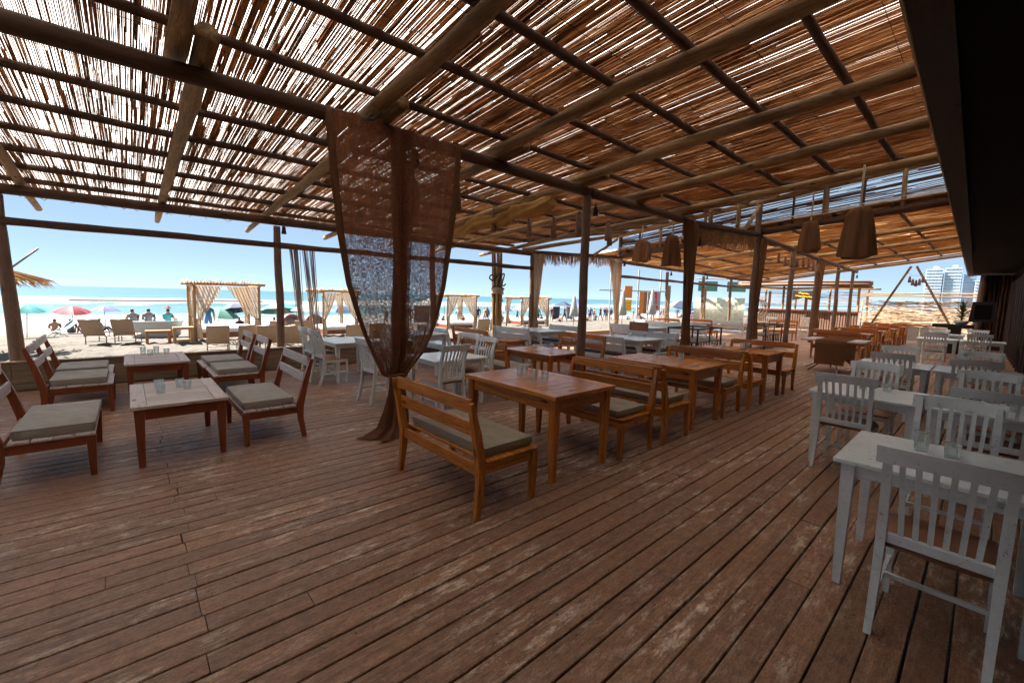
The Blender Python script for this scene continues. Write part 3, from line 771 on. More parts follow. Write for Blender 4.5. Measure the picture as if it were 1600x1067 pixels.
# ================================================================== FURNITURE
def rear_post(h, seat, lean, w=.055):
    # rear leg and back post in one sawn piece, tapering to foot and top
    pts = [(-.005-lean*.25, 0, 0), (0, 0, seat*.6), (.0, 0, seat), (-lean*.45, 0, seat+(h-seat)*.5), (-lean, 0, h)]
    return MB().strip(pts, (0, 1, 0), [.036, .045, w, w*.9, .036], [.042, .055, .065, .058, .036])
def make_bench(tp, w, d, seat, h, lean, mats, name='bench', cat='bench', slats=4, rise=(.655, .83), sh=.10):
    t = thing(name, 'bench', cat)
    mY, mZ, mX, mS = mats
    for s in (-1, 1):
        o = rear_post(h, seat, lean).build('leg', mZ, t, loc=(0, s*(w/2-.028), 0))
        m = MB().strip([(0, 0, 0), (0, 0, seat-.02)], (0, 1, 0), [.036, .062], [.04, .062]); m.build('leg', mZ, t, loc=(d-.035, s*(w/2-.034), 0))
        MB().bbox(.034, d-.068, s*(w/2-.034)-.014, s*(w/2-.034)+.014, seat-.088, seat-.012).build('side_rail', mX, t)
    def lx(z): return -lean*max(0, (z-seat)/(h-seat))
    for z in rise:
        x = lx(z); m = MB().bbox(x+.006, x+.030, -w/2+.057, w/2-.057, z-sh/2, z+sh/2); m.build('backrest_slat', mS, t)
    MB().bbox(-.012, .014, -w/2+.057, w/2-.057, seat-.10, seat-.008).build('rear_rail', mY, t)
    MB().bbox(d-.052, d-.024, -w/2+.068, w/2-.068, seat-.09, seat-.022).build('front_rail', mY, t)
    ws = (d-.05)/slats
    for k in range(slats):
        MB().bbox(.045+k*ws+.004, .045+(k+1)*ws-.004, -w/2+.004, w/2-.004, seat-.01, seat+.012).build('seat_slat', mS if tp == 'low' else mY, t)
    return t
def make_cushion(name, mat, w, d, th, seed):
    rnd = random.Random(seed)
    t = thing(name, 'cushion', 'cushion')
    def top(u, v):
        x = (u-.5)*d; y = (v-.5)*w
        e = min(u, 1-u, v, 1-v); z = th*(.86+.14*min(1, e*7)) + (.024*noise.noise((x*3.5+seed, y*3.5, 0))+.013*noise.noise((x*11+seed, y*11, 0)))*min(1, e*8)
        return (x, y, z)
    mb = MB(); mb.grid(top, 20, 26)
    n = 20; m = 26; loop = []
    loop += [(i/n, 0) for i in range(n)]+[(1, j/m) for j in range(m)]+[(1-i/n, 1) for i in range(n)]+[(0, 1-j/m) for j in range(m)]
    vs = []
    for (u, v) in loop:
        x, y, z = top(u, v); nx, ny = (u-.5), (v-.5); k = .008
        vs += [(x, y, z), (x+(k if u >= 1 else (-k if u <= 0 else 0)), y+(k if v >= 1 else (-k if v <= 0 else 0)), z*.55), (x*.985, y*.985, .001)]
    L = len(loop); fs = []
    for i in range(L):
        a = i*3; b = ((i+1) % L)*3; fs += [(a, a+1, b+1, b), (a+1, a+2, b+2, b+1)]
    fs = [f for f in fs]; mb.add(vs, fs); mb.add([(-d/2*.985, -w/2*.985, .001), (d/2*.985, -w/2*.985, .001), (d/2*.985, w/2*.985, .001), (-d/2*.985, w/2*.985, .001)], [(3, 2, 1, 0)])
    mb.build('cover', mat, t, True)
    pb = MB()
    pts = [(x*1.004, y*1.004, z-.002) for (x, y, z) in [top(u, v) for (u, v) in loop]]
    pb.tube(pts+[pts[0]], .0035, 5, 0, False); pb.build('piping', mat, t, True)
    return t
def make_table(tp, lx, ly, h, leg, over, mats, name='table', nplank=7, border=.10, th=.032, apron=.085, brackets=False):
    mX, mY, mZ, mTx, mTy = mats
    t = thing(name, 'table', 'table')
    for sx in (-1, 1):
        for sy in (-1, 1):
            m = MB().strip([(0, 0, 0), (0, 0, h-th)], (0, 1, 0), [leg*.62, leg], [leg*.62, leg])
            m.build('leg', mZ, t, loc=(sx*(lx/2-over-leg/2), sy*(ly/2-over-leg/2), 0))
        MB().bbox(sx*(lx/2-over-.03)-.012, sx*(lx/2-over-.03)+.012, -ly/2+over+leg, ly/2-over-leg, h-th-apron, h-th-.001).build('apron', mY, t)
        MB().bbox(-lx/2+over+leg, lx/2-over-leg, sx*(ly/2-over-.03)-.012, sx*(ly/2-over-.03)+.012, h-th-apron, h-th-.001).build('apron', mX, t)
    if nplank == 0:
        MB().bbox(-lx/2, lx/2, -ly/2, ly/2, h-th, h, .006).build('tabletop', mTx, t)
    else:
        for sx in (-1, 1): MB().bbox(*sorted((sx*lx/2, sx*(lx/2-border))), -ly/2, ly/2, h-th, h, .003).build('border_board', mTy, t)
        for sy in (-1, 1): MB().bbox(-lx/2+border+.002, lx/2-border-.002, *sorted((sy*ly/2, sy*(ly/2-border*.8))), h-th, h, .003).build('border_board', mTx, t)
        y0 = -ly/2+border*.8; wy = (ly-2*border*.8)/nplank
        pm = MB().bbox(-lx/2+border+.003, lx/2-border-.003, .002, wy-.002, h-th, h-.002, .003).mesh('plank', mTx)
        for k in range(nplank):
            o = bpy.data.objects.new('plank', pm); COL.objects.link(o); o.parent = t; o.location = (0, y0+k*wy, 0)
    if brackets:
        for sx in (-1, 1):
            for sy in (-1, 1):
                xx = sx*(lx/2-over-.02); pts = []
                m = MB(); y1 = sy*(ly/2-over-leg); n = 6; vs = []
                for k in range(n+1):
                    a = PI/2*k/n; vs.append((xx-.01, y1-sy*.16*(1-math.sin(a)), h-th-apron-.16*(1-math.cos(a)))); vs.append((xx+.01, vs[-1][1], vs[-1][2]))
                vs += [(xx-.01, y1, h-th-apron+.001), (xx+.01, y1, h-th-apron+.001)]; q = len(vs)-2
                fs = [(2*k, 2*k+2, q) for k in range(n)]+[(2*k+3, 2*k+1, q+1) for k in range(n)]+[(2*k, 2*k+1, 2*k+3, 2*k+2) for k in range(n)]
                m.add(vs, fs); m.build('bracket', mY, t)
    return t
OR = ('orangeY', 'orangeZ', 'orangeX', 'orangeY')
LO = ('redY', 'redZ', 'redX', 'paleY')
WH = ('bluewhite', 'bluewhite', 'bluewhite', 'bluewhite')
bench_or = Proto(make_bench('or', 1.20, .57, .41, .86, .09, OR))
bench_lo = Proto(make_bench('low', 1.10, .55, .36, .86, .13, LO, 'lounge_bench', 'lounge bench'))
bench_ls = Proto(make_bench('low', .86, .62, .36, .86, .13, LO, 'lounge_chair', 'lounge chair'))
bench_wh = Proto(make_bench('wh', 1.35, .60, .41, .84, .10, WH, 'white_bench', 'bench', rise=(.60, .76), sh=.145))
table_or = Proto(make_table('or', .86, 1.30, .78, .078, .03, ('orangeX', 'orangeY', 'orangeZ', 'orangeX', 'orangeY'), 'dining_table', 8, .10, .036, .12))
table_lo = Proto(make_table('lo', .72, 1.20, .56, .075, .02, ('redX', 'redY', 'redZ', 'paleX', 'paleY'), 'low_table', 8, .11, .03, .10))
table_wh = Proto(make_table('wh', .80, .84, .75, .062, .035, ('white',)*5, 'white_table', 0, .1, .03, .07))
table_wl = Proto(make_table('wl', .95, 1.35, .75, .085, .04, ('bluewhite',)*5, 'white_dining_table', 7, .1, .035, .08, True))
cush_or = Proto(make_cushion('bench_cushion', 'cushion', 1.06, .47, .085, 3))
cush_lo = Proto(make_cushion('seat_cushion', 'cushionskylit', .98, .47, .09, 8))
cush_ls = Proto(make_cushion('seat_cushion', 'cushionskylit', .74, .50, .09, 14))
cush_br = Proto(make_cushion('brown_cushion', 'leather', 1.2, .50, .07, 21))

def make_chair():
    t = thing('slat_back_chair', 'chair', 'chair'); w = .43; seat = .455; h = .955
    prof = [(-.085, 0), (-.045, .14), (-.012, .30), (0, .44), (-.004, .58), (-.03, .76), (-.085, .93)]
    def bx(z):
        for (a, b) in zip(prof[:-1], prof[1:]):
            if a[1] <= z <= b[1]: q = (z-a[1])/(b[1]-a[1]); return a[0]+(b[0]-a[0])*q
        return prof[-1][0]
    for s in (-1, 1):
        MB().strip([(x, 0, z) for x, z in prof], (0, 1, 0), [.030, .033, .036, .038, .038, .036, .034], [.034, .038, .044, .046, .042, .036, .028]).build('leg', 'white', t, loc=(0, s*(w/2-.018), 0))
        MB().strip([(0, 0, 0), (0, 0, seat-.03)], (0, 1, 0), [.028, .036], [.028, .036]).build('leg', 'white', t, loc=(.40, s*(w/2-.02), 0))
        MB().bbox(.02, .385, s*(w/2-.02)-.01, s*(w/2-.02)+.01, seat-.075, seat-.02).build('side_rail', 'white', t)
        MB().bar((-.03, s*(w/2-.02), .19), (.39, s*(w/2-.02), .21), .024, .018).build('stretcher', 'white', t)
    MB().bbox(.385, .405, -w/2+.03, w/2-.03, seat-.075, seat-.02).build('front_rail', 'white', t)
    MB().bar((.19, -w/2+.02, .2), (.19, w/2-.02, .2), .024, .018).build('stretcher', 'white', t)
    # bowed top rail
    n = 10; vs = []; fs = []
    for k in range(n+1):
        v = (k/n-.5); y = v*(w+.045); x = -.085-.028*(1-(2*v)**2)
        zt = h-.004+.006*(1-(2*v)**2); zb = .865+.012*(1-(2*v)**2)
        for (dx, z) in ((-.013, zb), (.013, zb), (.006, zt), (-.020, zt)): vs.append((x+dx-.2*(z-.865)+.01, y, z))
    for k in range(n):
        for j in range(4): fs.append((k*4+j, (k+1)*4+j, (k+1)*4+(j+1) % 4, k*4+(j+1) % 4))
    fs += [(0, 1, 2, 3), (n*4+3, n*4+2, n*4+1, n*4)]
    MB().add(vs, fs).build('top_rail', 'white', t)
    MB().bbox(-.014, .014, -w/2+.036, w/2-.036, .455, .505).build('lower_rail', 'white', t)
    for k in range(6):
        v = (k+.5)/6-.5; y = v*(w-.10)
        bow = -.026*(1-(2*v)**2)
        pts = [(.0, y*.93, .50), (-.006+bow*.3, y*.96, .60), (-.03+bow*.8, y, .74), (-.075+bow, y*1.04, .875)]
        MB().strip(pts, (0, 1, 0), .022, .011).build('slat', 'white', t)
    # padded seat
    mb = MB()
    def top(u, v):
        e = min(u, 1-u, v, 1-v); wd = w-.02+.03*u
        return (.0+u*.42, (v-.5)*wd, seat-.02+.05*min(1, (e*6))**.5 + .004)
    mb.grid(top, 10, 10); mb.box(.002, .418, -w/2+.012, w/2-.012, seat-.026, seat-.012)
    mb.build('seat_pad', 'leathertan', t, True)
    return t
chair = Proto(make_chair())

# ---- front row of orange tables and benches
G_B = 'orange benches of the front row'; G_T = 'orange tables of the front row'; G_C = 'taupe cushions on the orange benches'
BW = 2.90
def seat_cushion(pr, x, y, z, face, label, group, j=.02):
    d = .30 if face == 0 else -.30
    return pr.put((x+d+random.uniform(-j, j), y+random.uniform(-j, j)*.5, z), (0 if face == 0 else PI)+random.uniform(-.012, .012), label, group)
front = [ # x of the back, facing (0 = +X), names
 (1.82, 0, 'orange slatted bench seen from behind, nearest of all beside the brown curtain'),
 (4.13, 1, 'orange bench facing the nearest orange table, in front of the round post'),
 (4.40, 0, 'orange bench standing back to back behind the bright yellow-lit bench'),
 (6.62, 1, 'orange bench across the second orange table, its back to the third table'),
 (6.93, 0, 'orange bench facing the third orange table, with a bare wooden seat'),
 (9.18, 1, 'orange bench at the end of the front row, next to the open floor'),
]
for i, (x, f, lab) in enumerate(front):
    bench_or.put((x, BW+(0, .015, -.02, .03, -.015, .02)[i], 0), (0 if f == 0 else PI)+(0, .008, -.012, .015, -.01, .02)[i], lab, G_B)
    if i < 4:
        seat_cushion(cush_or, x, BW, .423, f, ['taupe cushion on the nearest orange bench with a seam along its back edge', 'taupe cushion on the orange bench facing the nearest orange table',
            'taupe cushion on the bench behind the yellow-lit orange bench', 'taupe cushion on the bench at the far side of the second orange table'][i], G_C)
table_or.put((3.05, 3.00, 0), 0, 'nearest orange dining table with four ribbed glasses on it', G_T)
table_or.put((5.55, 2.96, 0), 0, 'second orange dining table with two ribbed glasses on it', G_T)
table_or.put((8.08, 2.96, 0), 0, 'third orange dining table, with two pairs of glasses', G_T)
# far orange row
G_F = 'far orange benches beyond the table with the runner'
nm = ['first', 'second', 'third', 'fourth', 'fifth', 'sixth', 'seventh', 'eighth']
for i, x in enumerate((15.4, 18.05, 20.6, 23.2)):
    bench_or.put((x, 2.95, 0), 0, f'{nm[i*2]} orange bench along the aisle beyond the runner table', G_F)
    bench_or.put((x+2.25, 2.95, 0), PI, f'{nm[i*2+1]} orange bench along the aisle beyond the runner table', G_F)
    table_or.put((x+1.15, 2.98, 0), 0, f'{nm[i]} far orange table between orange benches beyond the runner table', 'far orange tables')
# ---- lounge groups, left
G_L = 'red-brown lounge seats with pale slats'
def lseat(pr, cp, x, y, f, lab, clab, cdx=0, rz=0):
    pr.put((x, y, 0), (0 if f == 0 else PI)+rz, lab, G_L)
    seat_cushion(cp, x+cdx, y, .374, f, clab, 'skylit taupe lounge cushions', .01)
lseat(bench_lo, cush_lo, -.80, 5.50, 0, 'lounge bench with pale slats cut off by the left edge of the picture', 'skylit taupe cushion on the lounge bench at the left edge')
lseat(bench_lo, cush_lo, 1.36, 5.50, 1, 'lounge bench with pale slats to the right of the nearest low table', 'skylit taupe cushion on the lounge bench right of the nearest low table')
lseat(bench_ls, cush_ls, -.80, 7.86, 0, 'nearer of the two lounge chairs left of the far low table', 'skylit taupe cushion on the nearer left lounge chair')
lseat(bench_ls, cush_ls, -.82, 8.82, 0, 'farther of the two lounge chairs left of the far low table', 'skylit taupe cushion on the farther left lounge chair')
lseat(bench_ls, cush_ls, 1.47, 7.70, 1, 'nearer of the two lounge chairs right of the far low table, rumpled cushion', 'rumpled skylit taupe cushion on the nearer right lounge chair')
lseat(bench_ls, cush_ls, 1.45, 8.66, 1, 'farther lounge chair right of the far low table, by the kerb', 'pale cushion on the farther right lounge chair')
table_lo.put((.33, 5.48, 0), 0, 'nearest low table with bleached end boards and four glasses', 'low lounge tables')
table_lo.put((.28, 8.30, 0), 0, 'far low table by the kerb with a cluster of glasses', 'low lounge tables')
# second row lounge group behind the front orange row
G_M = 'orange and brown seats of the middle row'
bench_or.put((4.36, 5.48, 0), 0, 'orange bench with a grey cushion behind the nearest orange table', G_M)
seat_cushion(cush_or, 4.36, 5.48, .423, 0, 'grey cushion on the middle row bench left of the round post', G_C)
table_or.put((5.62, 5.42, 0), 0, 'reddish table with glasses behind the nearest orange table, left of the round post', 'middle row tables', (1, .95, .83))
bench_or.put((6.98, 5.65, 0), PI, 'reddish bench partly hidden by the round post', G_M)
bench_or.put((5.75, 7.75, 0), 0, 'brown bench in front of the long white table', G_M, (1, 1.12, 1))
table_or.put((6.9, 7.9, 0), 0, 'small dark red table beside the brown bench near the white table', 'middle row tables', (.8, .6, .72))

# ---- white tables and slat chairs on the right
G_W = 'white tables along the building'; G_S = 'white slat-back chairs along the building'
for i, (x, ys_) in enumerate(((3.34, (.10, -.76)), (5.50, (.74, -.12)), (8.62, (.90, .04)), (17.0, (.93, .07)))):
    side = ('nearest', 'second', 'third', 'farthest')[i]
    for k, yy in enumerate(ys_):
        table_wh.put((x, yy, 0), 0, f'{side} white table along the building, ' + ('end on the aisle side' if k == 0 else 'end beside the dark doors'), G_W)
CH = [(2.72, .06, 0, 'nearest white slat-back chair, seen from behind with its brown seat'),
      (4.30, .09, 1, 'white slat-back chair across the nearest white table, behind the two glasses'),
      (5.07, .85, 0, 'white slat-back chair at the aisle end of the second white table, seen from behind'),
      (5.20, -.08, 0, 'white slat-back chair cut off by the edge, near side of the second table'),
      (6.33, .82, 1, 'white slat-back chair on the far side of the second white table, aisle end'),
      (6.50, -.06, 1, 'white slat-back chair on the far side of the second white table, door end'),
      (8.12, .87, 0, 'white slat-back chair on the near side of the third white table, aisle end'),
      (8.14, .06, 0, 'white slat-back chair on the near side of the third white table, door end'),
      (9.45, .94, 1, 'white slat-back chair on the far side of the third white table, aisle end'),
      (9.58, .03, 1, 'white slat-back chair on the far side of the third white table, door end'),
      (16.2, .93, 0, 'white slat-back chair at the farthest white table, near side and aisle end'),
      (16.6, .12, 0, 'white slat-back chair at the farthest white table, near side and door end'),
      (18.6, 1.0, 1, 'white slat-back chair behind the farthest white table, aisle end'),
      (19.6, .2, 1, 'white slat-back chair behind the farthest white table, next to the potted plant')]
for (x, y, f, lab) in CH:
    chair.put((x, y, 0), (0 if f == 0 else PI)+random.uniform(-.04, .04), lab, G_S)
table_wh.put((20.2, .9, 0), 0, 'small white table at the far end before the potted plant', G_W)
# ---- white tables left of the curtain
G_WL = 'white tables around the big curtain'
def wtab(x, y, lab, sc_=(1, 1, 1)): table_wl.put((x, y, 0), 0, lab, G_WL, sc_)
table_wh.put((3.08, 8.05, 0), 0, 'white table left of the big curtain with brown padded chairs', G_WL, (1.1, 1.25, .96))
table_wh.put((3.55, 5.40, 0), 0, 'white table behind the curtain, beside the nearest orange bench', G_WL, (1.15, 1.0, .93))
G_SL = 'white chairs around the big curtain'
for (x, y, rz, lab) in ((2.45, 7.75, .1, 'white chair seen from the side, nearer of two left of the curtain table'),
                        (2.50, 8.50, .1, 'white chair seen from the side, farther of two left of the curtain table'),
                        (3.95, 8.35, PI, 'white chair on the far side of the table left of the curtain'),
                        (3.90, 7.60, PI+.1, 'white chair half hidden by the left edge of the curtain'),
                        (2.58, 5.98, .05, 'white chair directly left of the curtain gathering'),
                        (4.35, 6.05, PI+.25, 'white chair right of the curtain, left one of two backs'),
                        (4.20, 5.35, PI+.1, 'white chair right of the curtain, beside the reddish bench'),
                        (3.2, 4.75, PI/2+.1, 'white chair tucked under the table behind the curtain')):
    chair.put((x, y, 0), rz, lab, G_SL)
# ---- long white tables and benches of the third row
wtab(8.15, 8.15, 'long white table with curved brackets near the seaward edge')
wtab(8.55, 5.55, 'long white table with curved brackets right of the round post')
wtab(12.6, 7.6, 'farther white table near the seaward edge behind the brown padded chair')
wtab(16.0, 7.9, 'white table in the far middle of the deck before the bar')
wtab(4.9, 8.6, 'white table seen beside the right edge of the curtain', (.9, .8, 1))
G_WB = 'white slatted benches'
for (x, y, f, lab, cu) in ((7.35, 8.15, 0, 'white bench on the near side of the long seaward table', True), (9.2, 8.0, 1, 'white bench on the far side of the long seaward table', True),
     (7.62, 5.62, 0, 'white bench right behind the round post with a brown cushion', True), (9.55, 5.55, 1, 'white bench beyond the white table right of the round post', True),
     (11.8, 7.6, 0, 'white bench on the near side of the farther seaward table', True), (14.0, 7.7, 1, 'white bench on the far side of the farther seaward table', False),
     (15.0, 7.2, 0, 'white bench left of the bar, nearest of the far group', False), (15.2, 8.9, 0, 'white bench by the kerb in the far group', False),
     (18.9, 7.4, 0, 'white bench in front of the bar, right in the far group', False), (19.2, 8.9, 0, 'white bench by the kerb nearest the bar', False),
     (5.5, 8.9, 0, 'grey-white bench by the kerb, right of the curtain', False)):
    bench_wh.put((x, y, 0), 0 if f == 0 else PI, lab, G_WB)
    if cu: seat_cushion(cush_br, x, y, .423, f, 'brown cushion on the '+lab.split(' with')[0], 'brown cushions on white benches')
for (x, y, f, lab) in ((16.8, 9.0, 0, 'orange bench back in the far group by the kerb, left one'), (18.0, 8.2, 0, 'orange bench back in the far group by the kerb, right one'),
                       (22.3, 6.3, PI, 'orange chair back standing before the bar between two posts')):
    bench_or.put((x, y, 0), f, lab, 'orange benches in the far group')
for (x, y, rz, lab) in ((24.0, 7.3, PI, 'white chair before the bar between two posts'), (26.0, 6.3, PI, 'white chair before the bar, right of the draped post'), (24.5, 8.6, PI, 'white chair before the bar, left one')):
    chair.put((x, y, 0), rz, lab, 'white chairs before the bar')
# brown padded armchair
t = thing('padded_chair', 'brown padded chair back between white benches', 'chair', (11.0, 6.75, 0), 0)
MB().bbox(-.05, .02, -.3, .3, .42, .98, .03).build('backrest', 'leathertan', t); MB().bbox(.0, .5, -.28, .28, .36, .46, .03).build('seat', 'leathertan', t)
for s in (-1, 1):
    for x in (.0, .44): MB().bbox(x, x+.04, s*.25-.02, s*.25+.02, 0, .36).build('leg', 'redZ', t)
# black metal racks
def rack(x, y, L, W, H, lab):
    t = thing('metal_rack', lab, 'rack', (x, y, 0), 0, 'black metal racks')
    for sx in (0, 1):
        for sy in (0, 1): MB().bbox(sx*L-.02, sx*L+.02, sy*W-.02, sy*W+.02, 0, H).build('leg', 'black', t)
    MB().bbox(L/2-.015, L/2+.015, -.015, .015, 0, H).build('leg', 'black', t)
    for z in (.16, H*.55): MB().bbox(-.02, L+.02, .0, W, z, z+.03).build('shelf', 'black' if z > .3 else 'redX', t)
    for (a, b, c, d) in ((-.02, L+.02, -.02, .03), (-.02, L+.02, W-.03, W+.02)): MB().bbox(a, b, c, d, H-.04, H).build('rim', 'black', t)
    for (a, b) in ((-.02, .03), (L-.03, L+.02)): MB().bbox(a, b, .03, W-.03, H-.04, H).build('rim', 'black', t)
    for k in range(9):
        MB().bbox(L+.0, L+.012, .06+k*(W-.12)/9, .06+k*(W-.12)/9+.035, .2, H*.55).build('slat', 'redZ', t)
rack(11.4, 5.2, 1.5, .85, .88, 'black metal rack with wooden slats at the foot of the draped post')
rack(16.5, 5.15, 1.7, .6, .86, 'black metal rack farther back, in front of a round post')
# table with burlap runner
t = thing('curved_leg_table', 'grey plank table on curved white metal legs under a burlap runner', 'table', (12.9, 2.45, 0))
for k in range(5): MB().bbox(-.55+k*.22+.003, -.55+(k+1)*.22-.003, -.62, .62, .74, .775).build('plank', 'paleY', t)
for k in range(6):
    a = k*PI/3+.3; pts = [(math.cos(a)*(.08+.55*s**2.2), math.sin(a)*(.08+.55*s**2.2), .70*(1-s)**1.0+.015) for s in [i/8 for i in range(9)]]
    MB().tube(pts, .018, 6).build('leg', 'whiteplastic' if k % 2 else 'redZ', t, True)
MB().lathe([(0, .72), (.09, .72), (.07, .5), (.09, .3), (0, .3)], 10).build('column', 'redZ', t, True)
rb = MB()
def run(u, v):
    s = (u-.5)*2.3; y = (v-.5)*.62; x = -s
    if abs(s) > .565: return (-math.copysign(.572+.02*math.sin(v*9)*(abs(s)-.565), s), y*(1-.1*(abs(s)-.565)), .784-(abs(s)-.565))
    return (x, y, .784)
rb.grid(run, 24, 8)
tag(rb.build('burlap_runner', 'burlapthick', None, True, loc=(12.9, 2.45, 0)), 'burlap runner hanging over the side of the curved-leg table', 'table runner')

# ---- glasses -------------------------------------------------------
def make_glass(r, h):
    t = thing('drinking_glass', 'glass', 'glass'); mb = MB()
    mb.lathe([(0, .0), (r*.82, .0), (r*.86, .004), (r, h), (r-.003, h+.001), (r*.84, .014), (0, .012)], 36, (0, 0, 0), .022, 12)
    mb.build('tumbler', 'glass', t, True)
    MB().lathe([(r-.004, h-.001), (r+.001, h-.001), (r+.001, h+.002), (r-.004, h+.002), (r-.004, h-.001)], 36, (0, 0, 0), .022, 12).build('rim', 'glass', t, True)
    return t
gt = Proto(make_glass(.036, .115)); gs = Proto(make_glass(.038, .085))
G_G = 'ribbed drinking glasses'
GL = [(gt, 3.50, .20, .752, 'tall ribbed glass on the nearest white table'), (gs, 3.46, .07, .752, 'short ribbed glass on the nearest white table'),
      (gt, 2.96, 2.95, .782, 'ribbed glass at the front of the four on the nearest orange table'), (gs, 3.06, 2.90, .782, 'low glass right of the front one on the nearest orange table'),
      (gt, 3.02, 3.22, .782, 'ribbed glass left in the rear pair on the nearest orange table'), (gs, 3.14, 3.28, .782, 'low glass in the rear pair on the nearest orange table'),
      (gs, 5.56, 3.12, .782, 'short dark-rimmed glass on the second orange table'), (gt, 5.60, 2.76, .782, 'ribbed glass at the aisle side of the second orange table'),
      (gt, 8.0, 3.32, .782, 'left glass in the left pair on the third orange table'), (gs, 8.12, 3.22, .782, 'right glass in the left pair on the third orange table'),
      (gt, 8.2, 2.92, .782, 'left glass in the right pair on the third orange table'), (gt, 8.32, 2.86, .782, 'right glass in the right pair on the third orange table'),
      (gs, .20, 5.40, .562, 'ribbed glass at the front of the nearest low table'), (gs, .20, 5.72, .562, 'ribbed glass at the back of the nearest low table'),
      (gs, .37, 5.66, .562, 'dark-rimmed glass in the middle of the nearest low table'), (gs, .42, 5.52, .562, 'glass at the right of the nearest low table'),
      (gt, .14, 8.75, .562, 'tall glass, leftmost on the far low table'), (gs, .22, 8.55, .562, 'low glass, second on the far low table'),
      (gt, .30, 8.75, .562, 'tall glass, third on the far low table'), (gs, .42, 8.62, .562, 'low glass, rightmost on the far low table'),
      (gt, 5.60, .80, .752, 'left glass on the second white table behind a chair back'), (gs, 5.66, .62, .752, 'right glass on the second white table behind a chair back'),
      (gs, 5.75, -.1, .752, 'glass near the doors on the second white table'), (gt, 5.5, -.2, .752, 'glass seen through a chair back at the door end'),
      (gs, 8.6, .8, .752, 'glass on the third white table'),
      (gt, 5.55, 5.75, .652, 'left glass on the reddish middle table'), (gs, 5.66, 5.62, .652, 'middle glass on the reddish middle table'), (gt, 5.8, 5.35, .652, 'right glass on the reddish middle table'),
      (gs, 8.5, 5.9, .752, 'left glass on the white table right of the round post'), (gt, 8.6, 5.5, .752, 'middle glass on the white table right of the round post'), (gs, 8.75, 5.2, .752, 'right glass on the white table right of the round post'),
      (gt, 8.1, 8.5, .752, 'left glass on the long seaward white table'), (gs, 8.3, 8.1, .752, 'right glass on the long seaward white table')]
for i in range(4):
    GL.append((gt, 16.5+i*2.6, 3.1-.1*i, .782, f'glass on the {nm[i]} far orange table'))
for (p, x, y, z, lab) in GL: p.put((x, y, z), random.uniform(0, 6), lab, G_G)

# ================================================================== CLOTHS
def interp(tab, t):
    for (a, b) in zip(tab[:-1], tab[1:]):
        if a[0] <= t <= b[0]:
            q = (t-a[0])/(b[0]-a[0]); q = q*q*(3-2*q) if False else q
            return [a[k]+(b[k]-a[k])*q for k in range(1, len(a))]
    return list(tab[-1][1:] if t > tab[-1][0] else tab[0][1:])
cur = thing('big_curtain', 'big brown burlap curtain tied low around a post beside the nearest bench', 'curtain')
# table: z -> left edge, right edge
CT = [(.64, 2.155, 2.325), (.70, 2.10, 2.36), (.80, 2.05, 2.45), (.92, 1.99, 2.57), (1.107, 1.905, 2.675), (1.31, 1.83, 2.755), (1.69, 1.715, 2.865), (2.235, 1.63, 2.955), (2.78, 1.58, 3.02), (3.42, 1.54, 3.07)]
def panel(u0, u1, yo, seed, nf):
    def f(u, v):
        z = .66+(3.40-.66)*v
        l, r = interp(CT, z); uu = u0+(u1-u0)*u
        x = l+(r-l)*uu; k = min(1, (r-l)/1.5)
        e = abs(2*u-1)
        amp = .030+.07*(1-k)+.02*noise.noise((seed, v*2, 0))
        y = 4.50+yo+amp*math.sin(u*nf*2*PI+seed+1.5*noise.noise((u*3, v*1.6, seed)))*(.6+.4*k)+.03*noise.noise((u*4, v*3, seed+5))
        z2 = z-(.02*math.sin(PI*u*6)*(v > .98))
        return (x, y, z2)
    return f
MB().grid(panel(0, .62, 0, 1.3, 4.5), 90, 90).build('cloth_panel', 'burlap', cur, True)
MB().grid(panel(.46, 1, -.035, 4.1, 4.0), 80, 90).build('cloth_panel', 'burlap', cur, True)
# rolled hems
for (u, yo, sd_, nf) in ((.0, 0, 1.3, 4.5), (1.0, -.035, 4.1, 4.0)):
    f = panel(0, .62, 0, 1.3, 4.5) if u == 0 else panel(.46, 1, -.035, 4.1, 4.0)
    pts = [Vector(f(u, v/40)) for v in range(41)]
    w = [.075*(.5+.5*min(1, abs(v-4)/20)) for v in range(41)]
    MB().strip([p+Vector((.025 if u == 0 else -.025, -.01, 0)) for p in pts], (1, 0, 0), w, .012).build('hem', 'burlapthick', cur, True)
def tail(u, v):
    a = u*2*PI; z = .68*(1-v)
    r = .07+.05*v+.035*v**2; r *= 1+.30*math.sin(a*4+v*2.5)+.16*math.sin(a*9+1)
    cx = 2.25-.02*v-.05*v**3; cy = 4.46-.03*v
    fl = max(0, v-.85)/.15
    return (cx+r*math.cos(a)*(1+.5*fl)-(.07*fl if math.cos(a) < 0 else 0), cy+r*math.sin(a)*(.8+.3*fl), max(.008+.012*abs(math.sin(a*4)), z*1.0))
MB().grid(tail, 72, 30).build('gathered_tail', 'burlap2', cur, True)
fb = MB()
def pool(u, v):   # cloth pooling on the boards
    x = 1.97+.30*u; y = 4.38+.16*v+.03*math.sin(u*7)
    e = min(u, 1-u, v, 1-v); return (x+.03*math.sin(v*9), y, .008+.055*max(0, math.sin(u*11+v*5))*min(1, e*7)*(.4+u)+.09*max(0, u-.6)*min(1, e*6))
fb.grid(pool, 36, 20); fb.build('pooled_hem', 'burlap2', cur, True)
MB().tube([(2.245+.10*math.cos(a), 4.47+.09*math.sin(a), .69+.01*math.sin(3*a)) for a in [i*PI/8 for i in range(17)]], .014, 6).build('tie', 'burlapthick', cur, True)
